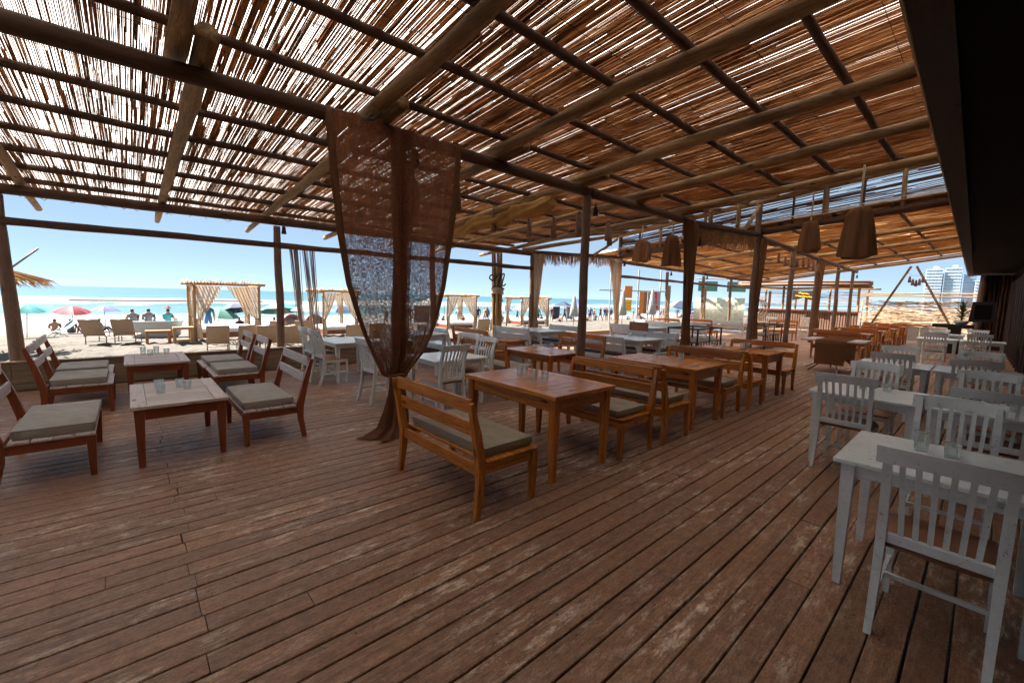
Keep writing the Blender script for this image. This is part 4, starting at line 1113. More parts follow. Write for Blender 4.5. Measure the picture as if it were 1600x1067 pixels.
# curtains on the other posts
def post_curtain(x, y, top, tie, w_top, w_mid, side, mat, label, twist=0, bottom=None, dy=-.02):
    t = thing('post_curtain', label, 'curtain', (x, y, 0), 0, 'curtains tied to the posts')
    bt = tie-.5 if bottom is None else bottom
    def f(u, v):
        z = tie+(top-tie)*v; k = v**.7
        wd = .11+(w_top-.11)*v**1.15
        a = u*2*PI; off = side*(wd-.1)*.5
        fold = 1+.18*math.sin(a*7+2*v+twist*v*6)
        return (off+wd/2*math.cos(a+twist*v*3)*fold, dy+(.075+.02*k)*math.sin(a+twist*v*3)*fold, z)
    MB().grid(f, 56, 26).build('cloth', mat, t, True)
    def g(u, v):
        z = tie-(tie-bt)*v; a = u*2*PI; r = (.07+.05*v)*(1+.25*math.sin(a*5+v)); return (r*math.cos(a), dy+r*math.sin(a), z)
    if bt < tie: MB().grid(g, 36, 10).build('tail', mat, t, True)
    MB().tube([(.085*math.cos(a), dy+.085*math.sin(a), tie) for a in [i*PI/6 for i in range(13)]], .016, 6).build('tie', mat, t, True)
    return t
post_curtain(9.42, 4.60, 3.33, 1.05, .52, .5, -.35, 'burlapthick', 'brown burlap curtain wrapped round the third post of the middle row', 0, .2)
post_curtain(14.42, 4.88, 3.55, 1.2, .55, .5, .8, 'burlapthick', 'brown curtain hanging on the tall post under the fringe', 0, .5)
post_curtain(21.95, 5.0, 3.45, 1.3, .62, .5, .5, 'burlapthick', 'brown curtain twisted round the post left of the far orange benches', 0, .6)
post_curtain(9.86, 9.90, 3.0, .95, .50, .4, .4, 'sheer', 'sheer brown curtain tied on the seaward post beside the leaning poles', 0, .5)
post_curtain(14.45, 9.92, 3.2, .75, .75, .4, -.6, 'sheer', 'striped beige curtain twisted round the seaward post under the fringe', 1, .3)
post_curtain(18.4, 9.9, 2.3, 1.0, .14, .2, 0, 'sheer', 'narrow beige cloth wound round the seaward post left of the dark umbrella', 1, .4)
post_curtain(22.1, 9.9, 2.3, 1.0, .14, .2, 0, 'sheer', 'narrow beige cloth wound round the seaward post left of the cane fence', 1, .4)
# golden swag along a rafter
t = thing('cloth_swag', 'golden brown cloth bundled along a rafter behind the curtain', 'drapery')
def swag(u, v):
    y = 8.7-3.3*u; a = v*2*PI; n_ = noise.noise((u*9, 0, 1)); r = (.10+.07*abs(n_))*(1+.3*math.sin(a*4+u*14))
    return (5.72+r*math.cos(a)+.05*math.sin(u*13), y, raf(y)-.16+r*math.sin(a)-.06*abs(math.sin(u*9)))
MB().grid(swag, 70, 20).build('cloth', 'goldcloth', t, True)
# ---- hanging cloth lampshades
def shade(x, y, ztop, h, w, label, rope=True, cord_top=None):
    t = thing('cloth_lampshade', label, 'lampshade', (x, y, 0), random.uniform(0, 1), 'hanging cloth lampshades')
    def f(u, v):
        a = u*2*PI; z = ztop-h*v; r = w*(.50+.42*v**.6*.6+.12*v); k = 1+.10*math.sin(a*6+1.5*v)*(.5+v*.4)+.05*math.sin(a*11)
        if v < .06: r *= .80+3.3*v
        return (r*k*math.cos(a)*.92, r*k*math.sin(a)*.62, z+.02*math.sin(a*2)*v)
    MB().grid(f, 64, 20).build('cloth', 'burlapthick', t, True)
    MB().grid(lambda u, v: (w*.42*v*math.cos(u*2*PI)*.92, w*.42*v*math.sin(u*2*PI)*.62, ztop+.004-.012*v), 24, 3).build('cap', 'burlapthick', t, True)
    if cord_top: MB().tube([(0, 0, ztop), (0, 0, cord_top)], .016, 6).build('rope', 'rope', t)
shade(11.5, 2.87, 3.46, .66, .39, 'brown cloth lampshade on a rope, smaller of the pair by the fascia', cord_top=4.1)
shade(8.5, 1.49, 3.10, .74, .39, 'brown cloth lampshade on a rope, largest and nearest the fascia', cord_top=3.75)
shade(12.0, 7.42, 3.46, .64, .46, 'wide brown cloth lampshade hanging left of the draped post', cord_top=3.9)
shade(10.5, 5.62, 3.27, .76, .38, 'brown cloth lampshade hanging right behind the draped post', cord_top=3.6)
# ---- tassels on cords
def make_tassel():
    t = thing('tassel', 'tassel', 'tassel'); MB().lathe([(0, .0), (.012, 0), (.02, -.05), (.035, -.07), (.045, -.12), (.055, -.30), (.062, -.48), (.05, -.485), (0, -.45)], 14, (0, 0, 0), .10, 7).build('skirt', 'thatch', t, True)
    MB().lathe([(.02, -.045), (.042, -.07), (.02, -.095)], 10).build('knot', 'beamZ', t, True); return t
tas = Proto(make_tassel()); G_TS = 'straw tassels on the cords under the roof'
TS = [(2.95, 5.3, 3.15, 'straw tassel seen through the big curtain'), (3.55, 5.2, 3.26, 'straw tassel at the right edge of the big curtain'), (5.70, 7.0, 3.42, 'straw tassel in front of the cloth swag'),
      (6.72, 7.0, 3.42, 'straw tassel right of the cloth swag, lower one'), (6.97, 6.5, 3.38, 'straw tassel between the swag and the round post'), (6.25, 5.2, 3.22, 'dark straw tassel right beside the round post top'),
      (8.25, 6.0, 3.42, 'straw tassel right of the round post'), (8.75, 6.3, 3.38, 'second straw tassel right of the round post, lower'), (10.55, 6.3, 3.2, 'straw tassel between the two left cloth lampshades')]
for (x, y, z, lab) in TS: tas.put((x, y, z), random.uniform(0, 6), lab, G_TS, (1, 1, 1.0))
for i in range(8):
    x = 16.4+i*.62; tas.put((x, 4.92-.02*i, 3.32-.06*math.sin(i)), i, f'{nm[i]} small straw tassel in the row between the far posts', 'row of small tassels between the far posts', (.85, .85, .75))
for i in range(5):
    u = (i+.5)/5; tas.put((29.6, 2.95-.62*u+.31-.31, 3.28-.28*math.sin(PI*u)), i, f'{nm[i]} black tassel on the cord of the far triangle of poles', 'black tassels on the far triangle', (1, 1, .7))
def cord(p, q, sag, label, group='thin cords under the roof', r=.006):
    p = Vector(p); q = Vector(q); pts = [p.lerp(q, i/14)-Vector((0, 0, sag*4*(i/14)*(1-i/14))) for i in range(15)]
    tag(MB().tube(pts, r, 4).build('hanging_cord', 'black', None, True), label, 'cord', group)
cord((2.5, 4.6, 3.25), (6.9, 7.4, 3.45), .12, 'thin cord from the curtain post to the swag with tassels')
cord((5.85, 4.7, 3.25), (10.8, 6.5, 3.25), .08, 'thin cord from the round post towards the lampshades')
cord((12.0, 7.4, 3.4), (9.6, 4.7, 3.2), .15, 'thin cord between the wide lampshade and the draped post')
cord((14.4, 4.95, 3.35), (22.0, 5.05, 3.35), .10, 'cord of small tassels between far posts')
cord((29.6, 3.0, 3.4), (29.6, 2.3, 3.4), .22, 'short cord of black tassels on the far triangle')
# ---- spotlights
def spot(x, y, z, rz, lab):
    t = thing('spotlight', lab, 'spotlight', (x, y, z), rz, 'small black spotlights')
    MB().lathe([(0, .06), (.03, .06), (.035, .03), (.05, -.09), (.046, -.09), (.03, 0), (0, 0)], 12).build('housing', 'black', t, True)
    MB().lathe([(0, -.078), (.044, -.078)], 12).build('lens', 'whiteplastic', t); MB().bbox(-.008, .008, -.01, .01, .055, .12).build('bracket', 'black', t)
spot(2.47, 9.86, 2.86, 0, 'small black spotlight on the seaward post left of the curtain'); spot(2.50, 4.50, 3.16, 0, 'small black spotlight on the post inside the curtain')
spot(5.98, 4.62, 3.10, 0, 'small black spotlight on top of the round post'); spot(14.75, 9.85, 3.02, 0, 'small black spotlight on the seaward post with the striped curtain')
spot(18.5, 9.85, 2.85, 0, 'small black spotlight on the seaward post by the dark umbrella'); spot(22.2, 9.85, 2.85, 0, 'small black spotlight on the seaward post by the cane fence')
spot(29.5, 5.0, 3.2, .5, 'small black spotlight on the last middle post'); spot(9.9, 4.62, 2.98, 0, 'small black spotlight right of the draped post')
# coil of hose on far eave post
t = thing('hose_coil', 'loops of grey hose hanging on the seaward post left of the bar', 'hose', (29.2, 9.8, 0))
for k in range(6):
    pts = [(-.1+.10*k*.3, -.06-.03*k+(.30+.05*k)*.9*math.sin(a)*1.0, 1.85-.45*(1-math.cos(a))-.06*k*(1-math.cos(a))*.5) for a in [i*PI/10 for i in range(21)]]
    MB().tube(pts, .022, 6).build('loop', 'alu' if k % 2 else 'rope', t, True)

# ================================================================== THE BEACH
def at(x, y): return (x, y, zs(y))
# leaning poles with nets and the letter
t = thing('leaning_pole_bundle', 'bundle of leaning poles with rope lashing beside the curved letter sign', 'poles')
for k in range(7):
    a = k*.9; q0 = Vector((9.22+.12*math.cos(a), 11.0+.12*math.sin(a), zs(11))); q1 = Vector((8.93+.14*math.cos(a+.6), 10.75+.14*math.sin(a+.6), 3.02))
    log(q0, q1, .045, 8, 7, .008).build('pole', 'logZ', t, True)
for k in range(4): MB().tube([(9.02+.20*math.cos(a), 10.82+.20*math.sin(a), 1.86-.05*k+.03*math.sin(2*a)) for a in [i*PI/8 for i in range(17)]], .022, 6).build('lashing', 'rope', t, True)
MB().tube([(9.12+.07*math.cos(i), 10.72, 1.45+.05*math.sin(i*1.3)) for i in range(12)], .02, 6).build('rope_knot', 'rope', t, True)
# script capital M made of bent rod
t = thing('letter_sign', 'dark curly metal letter M fixed to the leaning poles', 'sign', (8.83, 10.55, 2.12), R(-42))
def bez(P, n=12):
    out = []
    for i in range(n+1):
        s = i/n; a = (1-s)**3; b = 3*(1-s)**2*s; c = 3*(1-s)*s*s; d = s**3
        out.append((P[0][0]*a+P[1][0]*b+P[2][0]*c+P[3][0]*d, 0, P[0][1]*a+P[1][1]*b+P[2][1]*c+P[3][1]*d))
    return out
for P in ([(-.26, .02), (-.34, .16), (-.10, .26), (-.14, .04)], [(-.14, .04), (-.16, -.04), (-.24, -.02), (-.24, .05)], [(-.12, .22), (-.06, .25), (-.06, .1), (-.13, -.22)],
          [(-.13, -.05), (-.04, .12), (.03, .25), (.06, .20)], [(.06, .20), (.08, .12), (.0, -.05), (-.02, -.18)], [(0, -.02), (.08, .12), (.16, .25), (.19, .2)],
          [(.19, .2), (.2, .1), (.10, -.10), (.14, -.16)], [(.14, -.16), (.18, -.2), (.22, -.14), (.24, -.1)], [(-.2, -.25), (-.05, -.16), (.1, -.2), (.2, -.28)]):
    MB().tube(bez(P), .022, 6).build('stroke', 'black', t, True)
# hanging strand bundles (nets) outside the eave
for j, (x0, x1) in enumerate(((2.72, 3.62), (3.0, 4.0))):
    t = thing('strand_curtain', ('left', 'right')[j]+' bundle of grey cords slanting from the eave rail, beside the seaward post', 'cords', group='slanting cord bundles outside the eave')
    mb = MB()
    for k in range(22):
        a = random.uniform(-.14, .14); b = random.uniform(-.05, .05)
        p = Vector((x0+a, 10.03, 2.52)); q = Vector((x1+b, 12.6+random.uniform(-.05, .05), zs(12)+.3)); mid = p.lerp(q, .5)+Vector((a*.2, 0, -.12))
        mb.tube([p, p.lerp(mid, .5)+Vector((0, 0, -.03)), mid, mid.lerp(q, .5)+Vector((0, 0, -.03)), q], .007, 4, 0, False)
    mb.build('strands', 'alu', t, True, 'stuff')
    MB().tube([(x1, 12.6, zs(12)+.35), (x1, 12.6, zs(12)-.05)], [.07, .10], 8).build('anchor', 'alu', t, True)
# loungers
def make_lounger():
    t = thing('sun_lounger', 'lounger', 'sun lounger'); w = .62
    for s in (-1, 1):
        y = s*w/2
        MB().tube([(-.05, y, .32), (1.25, y, .30)], .018, 6).build('side_rail', 'alu', t, True)
        for x in (.05, 1.15): MB().tube([(x, y, 0), (x+.02, y, .31)], .018, 6).build('leg', 'alu', t, True)
        MB().tube([(.0, y, .33), (-.42, y, .98)], .016, 6).build('back_frame', 'alu', t, True)
        MB().tube([(.30, y, .30), (.28, y+s*.04, .50), (-.08, y+s*.04, .50)], .016, 6).build('armrest', 'alu', t, True)
    MB().tube([(-.42, -w/2, .98), (-.42, w/2, .98)], .02, 6).build('head_rail', 'alu', t, True)
    for x in (.05, 1.2): MB().tube([(x, -w/2, .12), (x, w/2, .12)], .014, 6).build('cross_rail', 'alu', t, True)
    MB().grid(lambda u, v: (-.42+.42*u, (v-.5)*(w-.03), .98-.65*u-.02*math.sin(PI*u)), 6, 4).build('backrest', 'sling', t, True)
    MB().grid(lambda u, v: (1.25*u, (v-.5)*(w-.03), .325-.02*math.sin(PI*u)), 8, 4).build('seat', 'sling', t, True)
    return t
lou = Proto(make_lounger()); G_LO = 'beige sling loungers on the sand'
# they face the sea: head towards the deck
for (x, y, a, lab) in ((-1.0, 22.9, 72, 'beige lounger with low back, left one of the pair beside the white tub'), (-.15, 22.6, 80, 'beige lounger with upright back, right one beside the white tub'),
        (2.25, 17.6, 84, 'beige lounger behind the far lounge chairs with a tall back'), (3.15, 17.5, 84, 'beige lounger mostly hidden behind the lounge chairs'), (3.72, 17.1, 70, 'beige lounger left of the seaward post'),
        (4.4, 16.6, 66, 'beige lounger right of the seaward post'), (4.7, 19.6, 66, 'beige lounger farther back, behind the seaward post'), (5.6, 19.5, 66, 'beige lounger farther back, right of the seaward post'),
        (6.6, 16.6, 70, 'beige lounger beside the white chairs'), (7.7, 17.0, 70, 'beige lounger left edge of the big curtain'),
        (14.4, 18.4, 60, 'beige lounger left of the leaning poles base'), (15.6, 18.8, 60, 'white-backed lounger beside the leaning poles')):
    lou.put((x, y, zs(y)), R(a), lab, G_LO)
# cabanas
def make_cabana(curt, sx=2.35, sy=2.3, h=2.35):
    t = thing('beach_cabana', 'cabana', 'cabana')
    for x in (0, sx):
        for y in (0, sy): log((x, y, -.2), (x, y, h), .06, 6, 8).build('post', 'pinewood', t, True)
        log((x, -.15, h), (x, sy+.15, h), .05, 6, 8).build('beam', 'pinewood', t, True)
    for y in (0, sy): log((-.25, y, h+.07), (sx+.25, y, h+.07), .05, 6, 8).build('beam', 'pinewood', t, True)
    mb = MB()
    for k in range(26):
        x = -.2+k*(sx+.4)/25; mb.tube([(x, -.28+random.uniform(-.06, .06), h+.13), (x+random.uniform(-.03, .03), sy+.25, h+.15)], .022*random.uniform(.7, 1.2), 5, 0)
    for k in range(70):
        x = random.uniform(-.25, sx+.25); y = random.choice((-.25, sy+.2)); mb.tube([(x, y, h+.12), (x+random.uniform(-.08, .08), y+random.uniform(-.1, .1), h+.22+random.uniform(0, .06))], .01, 4, 0)
    mb.build('twig_roof', 'twig', t, True, 'stuff')
    def drape(x0, x1, y, tie, into, side=1):
        def f(u, v):
            z = h-.02-(h-tie)*v; k = (1-v)**.8; xx = into+(x0+(x1-x0)*u-into)*(k*.95+.05)
            return (xx, y+.05*math.sin(u*26)*(.4+.6*v)+.02, z)
        MB().grid(f, 40, 14).build('curtain', curt, t, True)
        MB().grid(lambda u, v: (into+.11*(.7+.5*v)*math.cos(u*2*PI)*(1+.2*math.sin(u*30)), y+.11*(.7+.5*v)*math.sin(u*2*PI), tie-(tie-.12)*v), 24, 6).build('curtain', curt, t, True)
        MB().tube([(into+.10*math.cos(a), y+.10*math.sin(a), tie) for a in [i*PI/5 for i in range(11)]], .02, 5).build('tie', curt, t, True)
    drape(0, sx*.42, 0, .95, .10); drape(sx*.48, sx, 0, .95, sx-.10); drape(0, sx*.2, sy, .95, .10); drape(sx*.75, sx, sy, .95, sx-.10)
    b = MB().bbox(.18, sx-.1, .3, sy-.1, .12, .34).build('bed_frame', 'redX', t); MB().bbox(.16, sx-.08, .28, sy-.08, .34, .56, .06).build('mattress', 'mattress', t)
    return t
cab = Proto(make_cabana('sheer')); G_CB = 'log cabanas with curtains on the beach'
cab.put((2.05, 21.9, zs(21.9)), 0, 'beach cabana with beige tied curtains, left one left of the seaward post', G_CB)
cab.put((7.05, 21.6, zs(22)), R(0), 'beach cabana with beige curtains at the left edge of the big curtain', G_CB, (.72, .9, .93))
cab.put((15.3, 23.3, zs(23.3)), R(-8), 'beach cabana with thin poles right of the big curtain', G_CB, (.9, .9, .93))
cab.put((23.7, 25.3, zs(25)), R(-10), 'beach cabana right of the leaning poles', G_CB, (1.15, 1, .95))
# white tub, stool, frame table
t = thing('white_tub', 'round white plastic tub boat standing on the sand behind the orange stool', 'tub', at(1.0, 28.0))
MB().lathe([(0, 0), (.85, 0), (.98, .12), (1.08, .72), (1.12, .80), (1.06, .84), (.98, .76), (.88, .2), (0, .18)], 40).build('shell', 'whiteplastic', t, True)
MB().lathe([(1.07, .80), (1.15, .80), (1.15, .86), (1.07, .86), (1.07, .80)], 40).build('rim', 'whiteplastic', t, True)
t = thing('white_tub', 'smaller white tub beside the left cabana post', 'tub', at(3.0, 27.2))
MB().lathe([(0, 0), (.6, 0), (.75, .12), (.8, .62), (.74, .68), (.66, .2), (0, .18)], 32).build('shell', 'whiteplastic', t, True)
MB().tube([(.0, .7, .6), (-.1, .75, 1.5)], .03, 6).build('pole', 'whiteplastic', t, True)
tag(MB().tube([(-2.1, 29.6, 1.05), (6.0, 29.0, 1.1)], .035, 6).build('horizontal_pole', 'beamX', None, True, loc=(0, 0, -.15)), 'long dark horizontal pole above the white tub', 'pole')
def small_table(x, y, w, d, h, mat, lab, name, bottom=False):
    t = thing(name, lab, 'table', at(x, y))
    for sx in (-1, 1):
        for sy in (-1, 1): MB().bbox(sx*(w/2-.05)-.045, sx*(w/2-.05)+.045, sy*(d/2-.05)-.045, sy*(d/2-.05)+.045, -.05, h-.10).build('leg', mat, t)
        if bottom: MB().bbox(-w/2+.1, w/2-.1, sx*(d/2-.05)-.03, sx*(d/2-.05)+.03, .06, .13).build('stretcher', mat, t)
    MB().bbox(-w/2, w/2, -d/2, d/2, h-.10, h, .008).build('top', mat, t); return t
small_table(.85, 22.2, .80, .5, .52, 'stoolwood', 'bright orange wooden stool table on the sand', 'beach_stool')
small_table(1.62, 21.7, .68, .5, .66, 'pinewood', 'square pale wooden frame table at the foot of the left cabana', 'frame_table', True)
small_table(6.1, 22.2, .6, .5, .62, 'pinewood', 'small pine table in front of the second cabana', 'beach_table', True)
small_table(6.4, 26.5, .9, .5, .5, 'alu', 'low grey table beyond the left cabana', 'beach_table')
small_table(10.8, 17.6, .7, .5, .45, 'pinewood', 'low pale table right of the big curtain', 'beach_table')
# umbrellas
def umbrella(x, y, r, mats, h, tilt, lab, n=8):
    t = thing('beach_umbrella', lab, 'umbrella', at(x, y), random.uniform(0, 1), 'open beach umbrellas')
    t.rotation_euler = (R(tilt), 0, random.uniform(0, 1))
    MB().tube([(0, 0, -.1), (0, 0, h)], .02, 6).build('pole', 'whiteplastic', t, True)
    for k in range(n):
        a0 = 2*PI*k/n; a1 = 2*PI*(k+1)/n; mb = MB()
        def f(u, v, a0=a0, a1=a1):
            rr = r*v; z = h-.42*r*(v**1.5)-.03*math.sin(PI*u)*v
            ca = math.cos(a0)*(1-u)+math.cos(a1)*u; sa = math.sin(a0)*(1-u)+math.sin(a1)*u
            return (rr*ca, rr*sa, z)
        mb.grid(f, 4, 6); mb.build('canopy_panel', mats[k % len(mats)], t, True)
    return t
umbrella(-3.9, 32.5, .75, ['canvas_teal'], 1.75, 10, 'turquoise umbrella partly hidden by the left post')
umbrella(-2.65, 38.5, .88, ['canvas_red', 'canvas_red', 'canvas_pink'], 1.75, 12, 'red and pink umbrella near the waterline')
umbrella(-1.2, 40.0, .85, ['canvas_violet'], 1.75, 0, 'violet umbrella left of the loungers')
umbrella(6.3, 38.5, 1.3, ['canvas_blue', 'canvas_dark'], 2.0, -14, 'blue umbrella right of the left cabana')
umbrella(4.9, 38.5, 1.3, ['canvas_green'], 1.7, 14, 'mint green umbrella seen through the left cabana')
umbrella(8.6, 36.0, 1.5, ['canvas_teal', 'canvas_white'], 2.0, -12, 'turquoise and white umbrella right of the seaward post')
umbrella(10.2, 33.5, 1.5, ['canvas_white'], 2.0, 0, 'white umbrella right of the seaward post')
umbrella(13.2, 36.8, 1.2, ['canvas_blue', 'canvas_dark'], 1.9, 8, 'dark blue umbrella behind the second cabana')
umbrella(43.0, 21.8, 1.9, ['canvas_dark', 'canvas_blue', 'alu'], 2.3, 5, 'dark umbrella left of the draped post')
umbrella(46.5, 19.9, 1.9, ['canvas_dark', 'canvas_blue', 'alu'], 2.2, -8, 'dark umbrella right of the draped post')
umbrella(30, 35, 1.3, ['canvas_white', 'canvas_blue'], 2.0, 5, 'white and blue umbrella in the crowd')
umbrella(34, 36, 1.3, ['canvas_white'], 2.0, 5, 'white umbrella in the crowd')
def closed_umbrella(x, y, h, lab):
    t = thing('closed_umbrella', lab, 'umbrella', at(x, y), 0, 'closed white umbrellas')
    MB().tube([(0, 0, 0), (0, 0, h)], .03, 6).build('pole', 'pinewood', t, True)
    MB().lathe([(.0, h+.1), (.10, h-.15), (.22, h*.62), (.30, h*.38), (.22, h*.36), (0, h*.36)], 24, (0, 0, 0), .12, 8).build('canopy', 'canvas_white', t, True)
    MB().lathe([(.2, h*.62), (.235, h*.6), (.2, h*.58)], 16).build('strap', 'rope', t, True); MB().lathe([(0, .12), (.3, .12), (.34, 0)], 16).build('base', 'whiteplastic', t)
closed_umbrella(27.6, 18.4, 2.9, 'closed white umbrella left of the surf boards'); closed_umbrella(30.9, 17.9, 3.1, 'closed white umbrella right of the red sign')
closed_umbrella(24.5, 20.5, 2.4, 'closed white umbrella behind the round post')
# sign gantry with board posters
t = thing('sign_frame', 'white pole frame with hanging printed boards, one red with a number five', 'sign', (35.0, 22.0, zs(22)), R(-42))
MB().bbox(-2.4, -2.3, -.05, .05, 0, 5.0).build('post', 'whiteplastic', t); MB().bbox(.15, .27, -.05, .05, 0, 5.0).build('post', 'whiteplastic', t); MB().bbox(2.2, 2.3, -.05, .05, 0, 5.0).build('post', 'whiteplastic', t)
MB().bbox(-3.4, 3.0, -.04, .04, 3.0, 3.12).build('crossbar', 'whiteplastic', t)
def board(x0, x1, z0, z1, mat): return MB().bbox(x0, x1, -.10, -.06, z0, z1).build('board', mat, t)
board(-1.05, -.35, 2.4, 3.5, 'signorange'); board(-1.1, -.35, 1.2, 2.25, 'yellow'); board(.35, .75, 1.0, 3.0, 'signorange'); board(.76, 1.05, 1.0, 3.0, 'signbrown')
b = board(1.1, 2.2, 1.3, 3.0, 'canvas_white'); MB().box(1.35, 1.95, -.106, -.102, 1.9, 3.0).build('red_print', 'signred', b)
tc = bpy.data.curves.new('five', 'FONT'); tc.body = '5'; tc.size = .95; tc.extrude = .004; tc.align_x = 'CENTER'; tc.materials.append(M['canvas_white'])
tmp_ = bpy.data.objects.new('tmp', tc); COL.objects.link(tmp_); bpy.context.view_layer.update()
nm5 = bpy.data.meshes.new_from_object(tmp_.evaluated_get(bpy.context.evaluated_depsgraph_get())); bpy.data.objects.remove(tmp_)
to = bpy.data.objects.new('number', nm5); COL.objects.link(to); to.parent = b; to.location = (1.65, -.112, 2.12); to.rotation_euler = (PI/2, 0, 0)
for k, (x0, x1) in enumerate(((1.2, 1.5), (1.55, 1.8), (1.85, 2.1))): MB().box(x0, x1, -.106, -.102, 1.45, 1.75).build('small_print', 'signred', b)
for k in range(3): MB().box(-1.0, -.45, -.106, -.102, 1.4+k*.25, 1.46+k*.25).build('small_print', 'signorange', board(-1.08, -.37, 1.36+k*.25, 1.36+k*.25+.001, 'yellow') if False else b)
# cane fence, white-cream
t = thing('cane_fence', 'pale cream cane fence beyond the far seaward posts', 'fence')
cm = MB().tube([(0, 0, 0), (0, 0, 2.55)], .028, 6).mesh('cane', 'twig', True)
rnd = random.Random(4); pc = Vector((43.0, 20.2, 0)); qc = Vector((46.0, 16.5, 0)); st = MB()
crm = plain('cream_cane', (.86, .76, .56), .8, var=.25, scale=4); M['creamcane'] = crm
for k in range(170):
    p = pc.lerp(qc, k/169); st.tube([(p.x, p.y, zs(p.y)), (p.x, p.y, zs(p.y)+2.6+rnd.uniform(-.1, .1))], .03, 5, 0)
st.build('canes', 'creamcane', t, True, 'stuff')
for z in (.4, 1.4, 2.2): MB().tube([(pc.x-.05, pc.y, z-.6), (qc.x-.05, qc.y, z-.6)], .03, 5).build('rail', 'creamcane', t)
# green nets above it
for (a, b_, lab) in (((43.2, 20.0), (44.4, 18.6), 'left pale green cloth hanging above the cane fence'), ((45.0, 17.9), (46.3, 16.6), 'right pale green cloth hanging above the cane fence')):
    o = MB().grid(lambda u, v: (a[0]+(b_[0]-a[0])*u+.1*math.sin(u*9), a[1]+(b_[1]-a[1])*u, 3.7-1.0*v), 16, 8).build('green_cloth', 'canvas_green', None, True)
    tag(o, lab, 'cloth', 'green cloths above the cane fence')
tag(log((43.0, 20.2, 3.95), (46.6, 16.3, 3.95), .05).build('cloth_pole', 'logX', None, True), 'thin pole carrying the green cloths', 'pole')
# ---- people ---------------------------------------------------------
def skin_body(joints, edges, rad, levels=1):
    me = bpy.data.meshes.new('tmp'); me.from_pydata([Vector(j) for j in joints], edges, []); o = bpy.data.objects.new('tmp', me); COL.objects.link(o)
    o.modifiers.new('s', 'SKIN'); sm = o.modifiers.new('d', 'SUBSURF'); sm.levels = levels; sm.render_levels = levels
    for i, r in enumerate(rad): me.skin_vertices[0].data[i].radius = (r, r*(.72 if i in (0, 1, 2, 3) else 1))
    me.skin_vertices[0].data[0].use_root = True
    dg = bpy.context.evaluated_depsgraph_get(); dg.update(); nm_ = bpy.data.meshes.new_from_object(o.evaluated_get(dg)); bpy.data.objects.remove(o); return nm_
E_ = [(0, 1), (1, 2), (2, 3), (3, 4), (4, 5), (2, 6), (6, 7), (7, 8), (8, 9), (2, 10), (10, 11), (11, 12), (12, 13), (0, 14), (14, 15), (15, 16), (16, 17), (0, 18), (18, 19), (19, 20), (20, 21)]
RAD = [.14, .13, .15, .055, .085, .075, .07, .05, .038, .035, .07, .05, .038, .035, .095, .065, .045, .04, .095, .065, .045, .04]
def joints(pose):
    if pose == 'stand':
        return [(0, 0, .95), (0, 0, 1.15), (0, 0, 1.38), (0, 0, 1.5), (.01, 0, 1.6), (.01, 0, 1.70), (0, .19, 1.40), (.0, .25, 1.13), (.05, .27, .88), (.07, .27, .78), (0, -.19, 1.40), (0, -.25, 1.13), (.05, -.26, .88), (.07, -.26, .78),
                (0, .09, .88), (.01, .10, .48), (0, .11, .07), (.14, .12, .03), (0, -.09, .88), (.01, -.10, .48), (-.02, -.11, .07), (.12, -.12, .03)]
    if pose == 'walk':
        return [(0, 0, .94), (.01, 0, 1.14), (.03, 0, 1.37), (.04, 0, 1.49), (.06, 0, 1.59), (.06, 0, 1.69), (.03, .19, 1.38), (-.08, .23, 1.13), (-.02, .25, .9), (0, .25, .8), (.03, -.19, 1.38), (.14, -.23, 1.15), (.30, -.22, 1.0), (.36, -.21, .96),
                (0, .09, .87), (.18, .10, .50), (.22, .10, .07), (.36, .11, .04), (0, -.09, .87), (-.10, -.10, .48), (-.34, -.10, .12), (-.24, -.11, .03)]
    return [(0, 0, .14), (-.04, 0, .36), (-.02, 0, .60), (.0, 0, .72), (.03, 0, .82), (.03, 0, .92), (-.02, .19, .60), (.08, .25, .38), (.28, .2, .36), (.34, .18, .36), (-.02, -.19, .60), (.08, -.25, .38), (.28, -.2, .36), (.34, -.18, .36),
            (.06, .10, .13), (.36, .15, .42), (.60, .14, .08), (.72, .14, .05), (.06, -.10, .13), (.38, -.15, .40), (.62, -.14, .08), (.74, -.14, .05)]
hairm = plain('dark_hair', (.03, .018, .012), .7); skinm = plain('tanned_skin', (.42, .22, .14), .55, var=.06); M['hair'] = hairm; M['skin'] = skinm
body = {}
for pose in ('stand', 'walk', 'sit'):
    me = skin_body(joints(pose), E_, RAD, 1)
    for m in (skinm, M['canvas_white'], M['canvas_dark'], hairm): me.materials.append(m)
    for p in me.polygons:
        c = p.center; base = {'stand': 0, 'walk': 0, 'sit': -.80}[pose]; z = c.z-base; i = 0
        if z > 1.63 or (z > 1.56 and c.x < -.0+(.03 if pose == 'walk' else 0)): i = 3
        elif .98 < z < 1.46 and abs(c.y) < .24: i = 1
        elif pose != 'sit' and .62 < z <= .98 and abs(c.y) < .21: i = 2
        elif pose == 'sit' and c.z < .3 and c.x < .25: i = 2
        p.material_index = i; p.use_smooth = True
    body[pose] = me
def person(x, y, pose, rz, top, bot, lab, z=None, s=1.0, hat=None):
    o = bpy.data.objects.new('person', body[pose]); COL.objects.link(o); o.location = (x, y, zs(y) if z is None else z); o.rotation_euler = (0, 0, rz); o.scale = (s, s, s)
    for i, m in ((1, top), (2, bot)):
        o.material_slots[i].link = 'OBJECT'; o.material_slots[i].material = M[m]
    tag(o, lab, 'person', 'people on the beach')
    if hat:
        j = joints(pose)[5]; h = MB().lathe([(0, .13), (.07, .12), (.10, .02), (.19, 0), (.10, .015)], 14).build('hat', hat, o, True); h.location = (j[0], j[1], j[2]+.01)
    return o
person(.15, 28.2, 'sit', 2.0, 'canvas_grey', 'canvas_dark', 'person in a grey top sitting on the left of the white tub', z=zs(28)+.5)
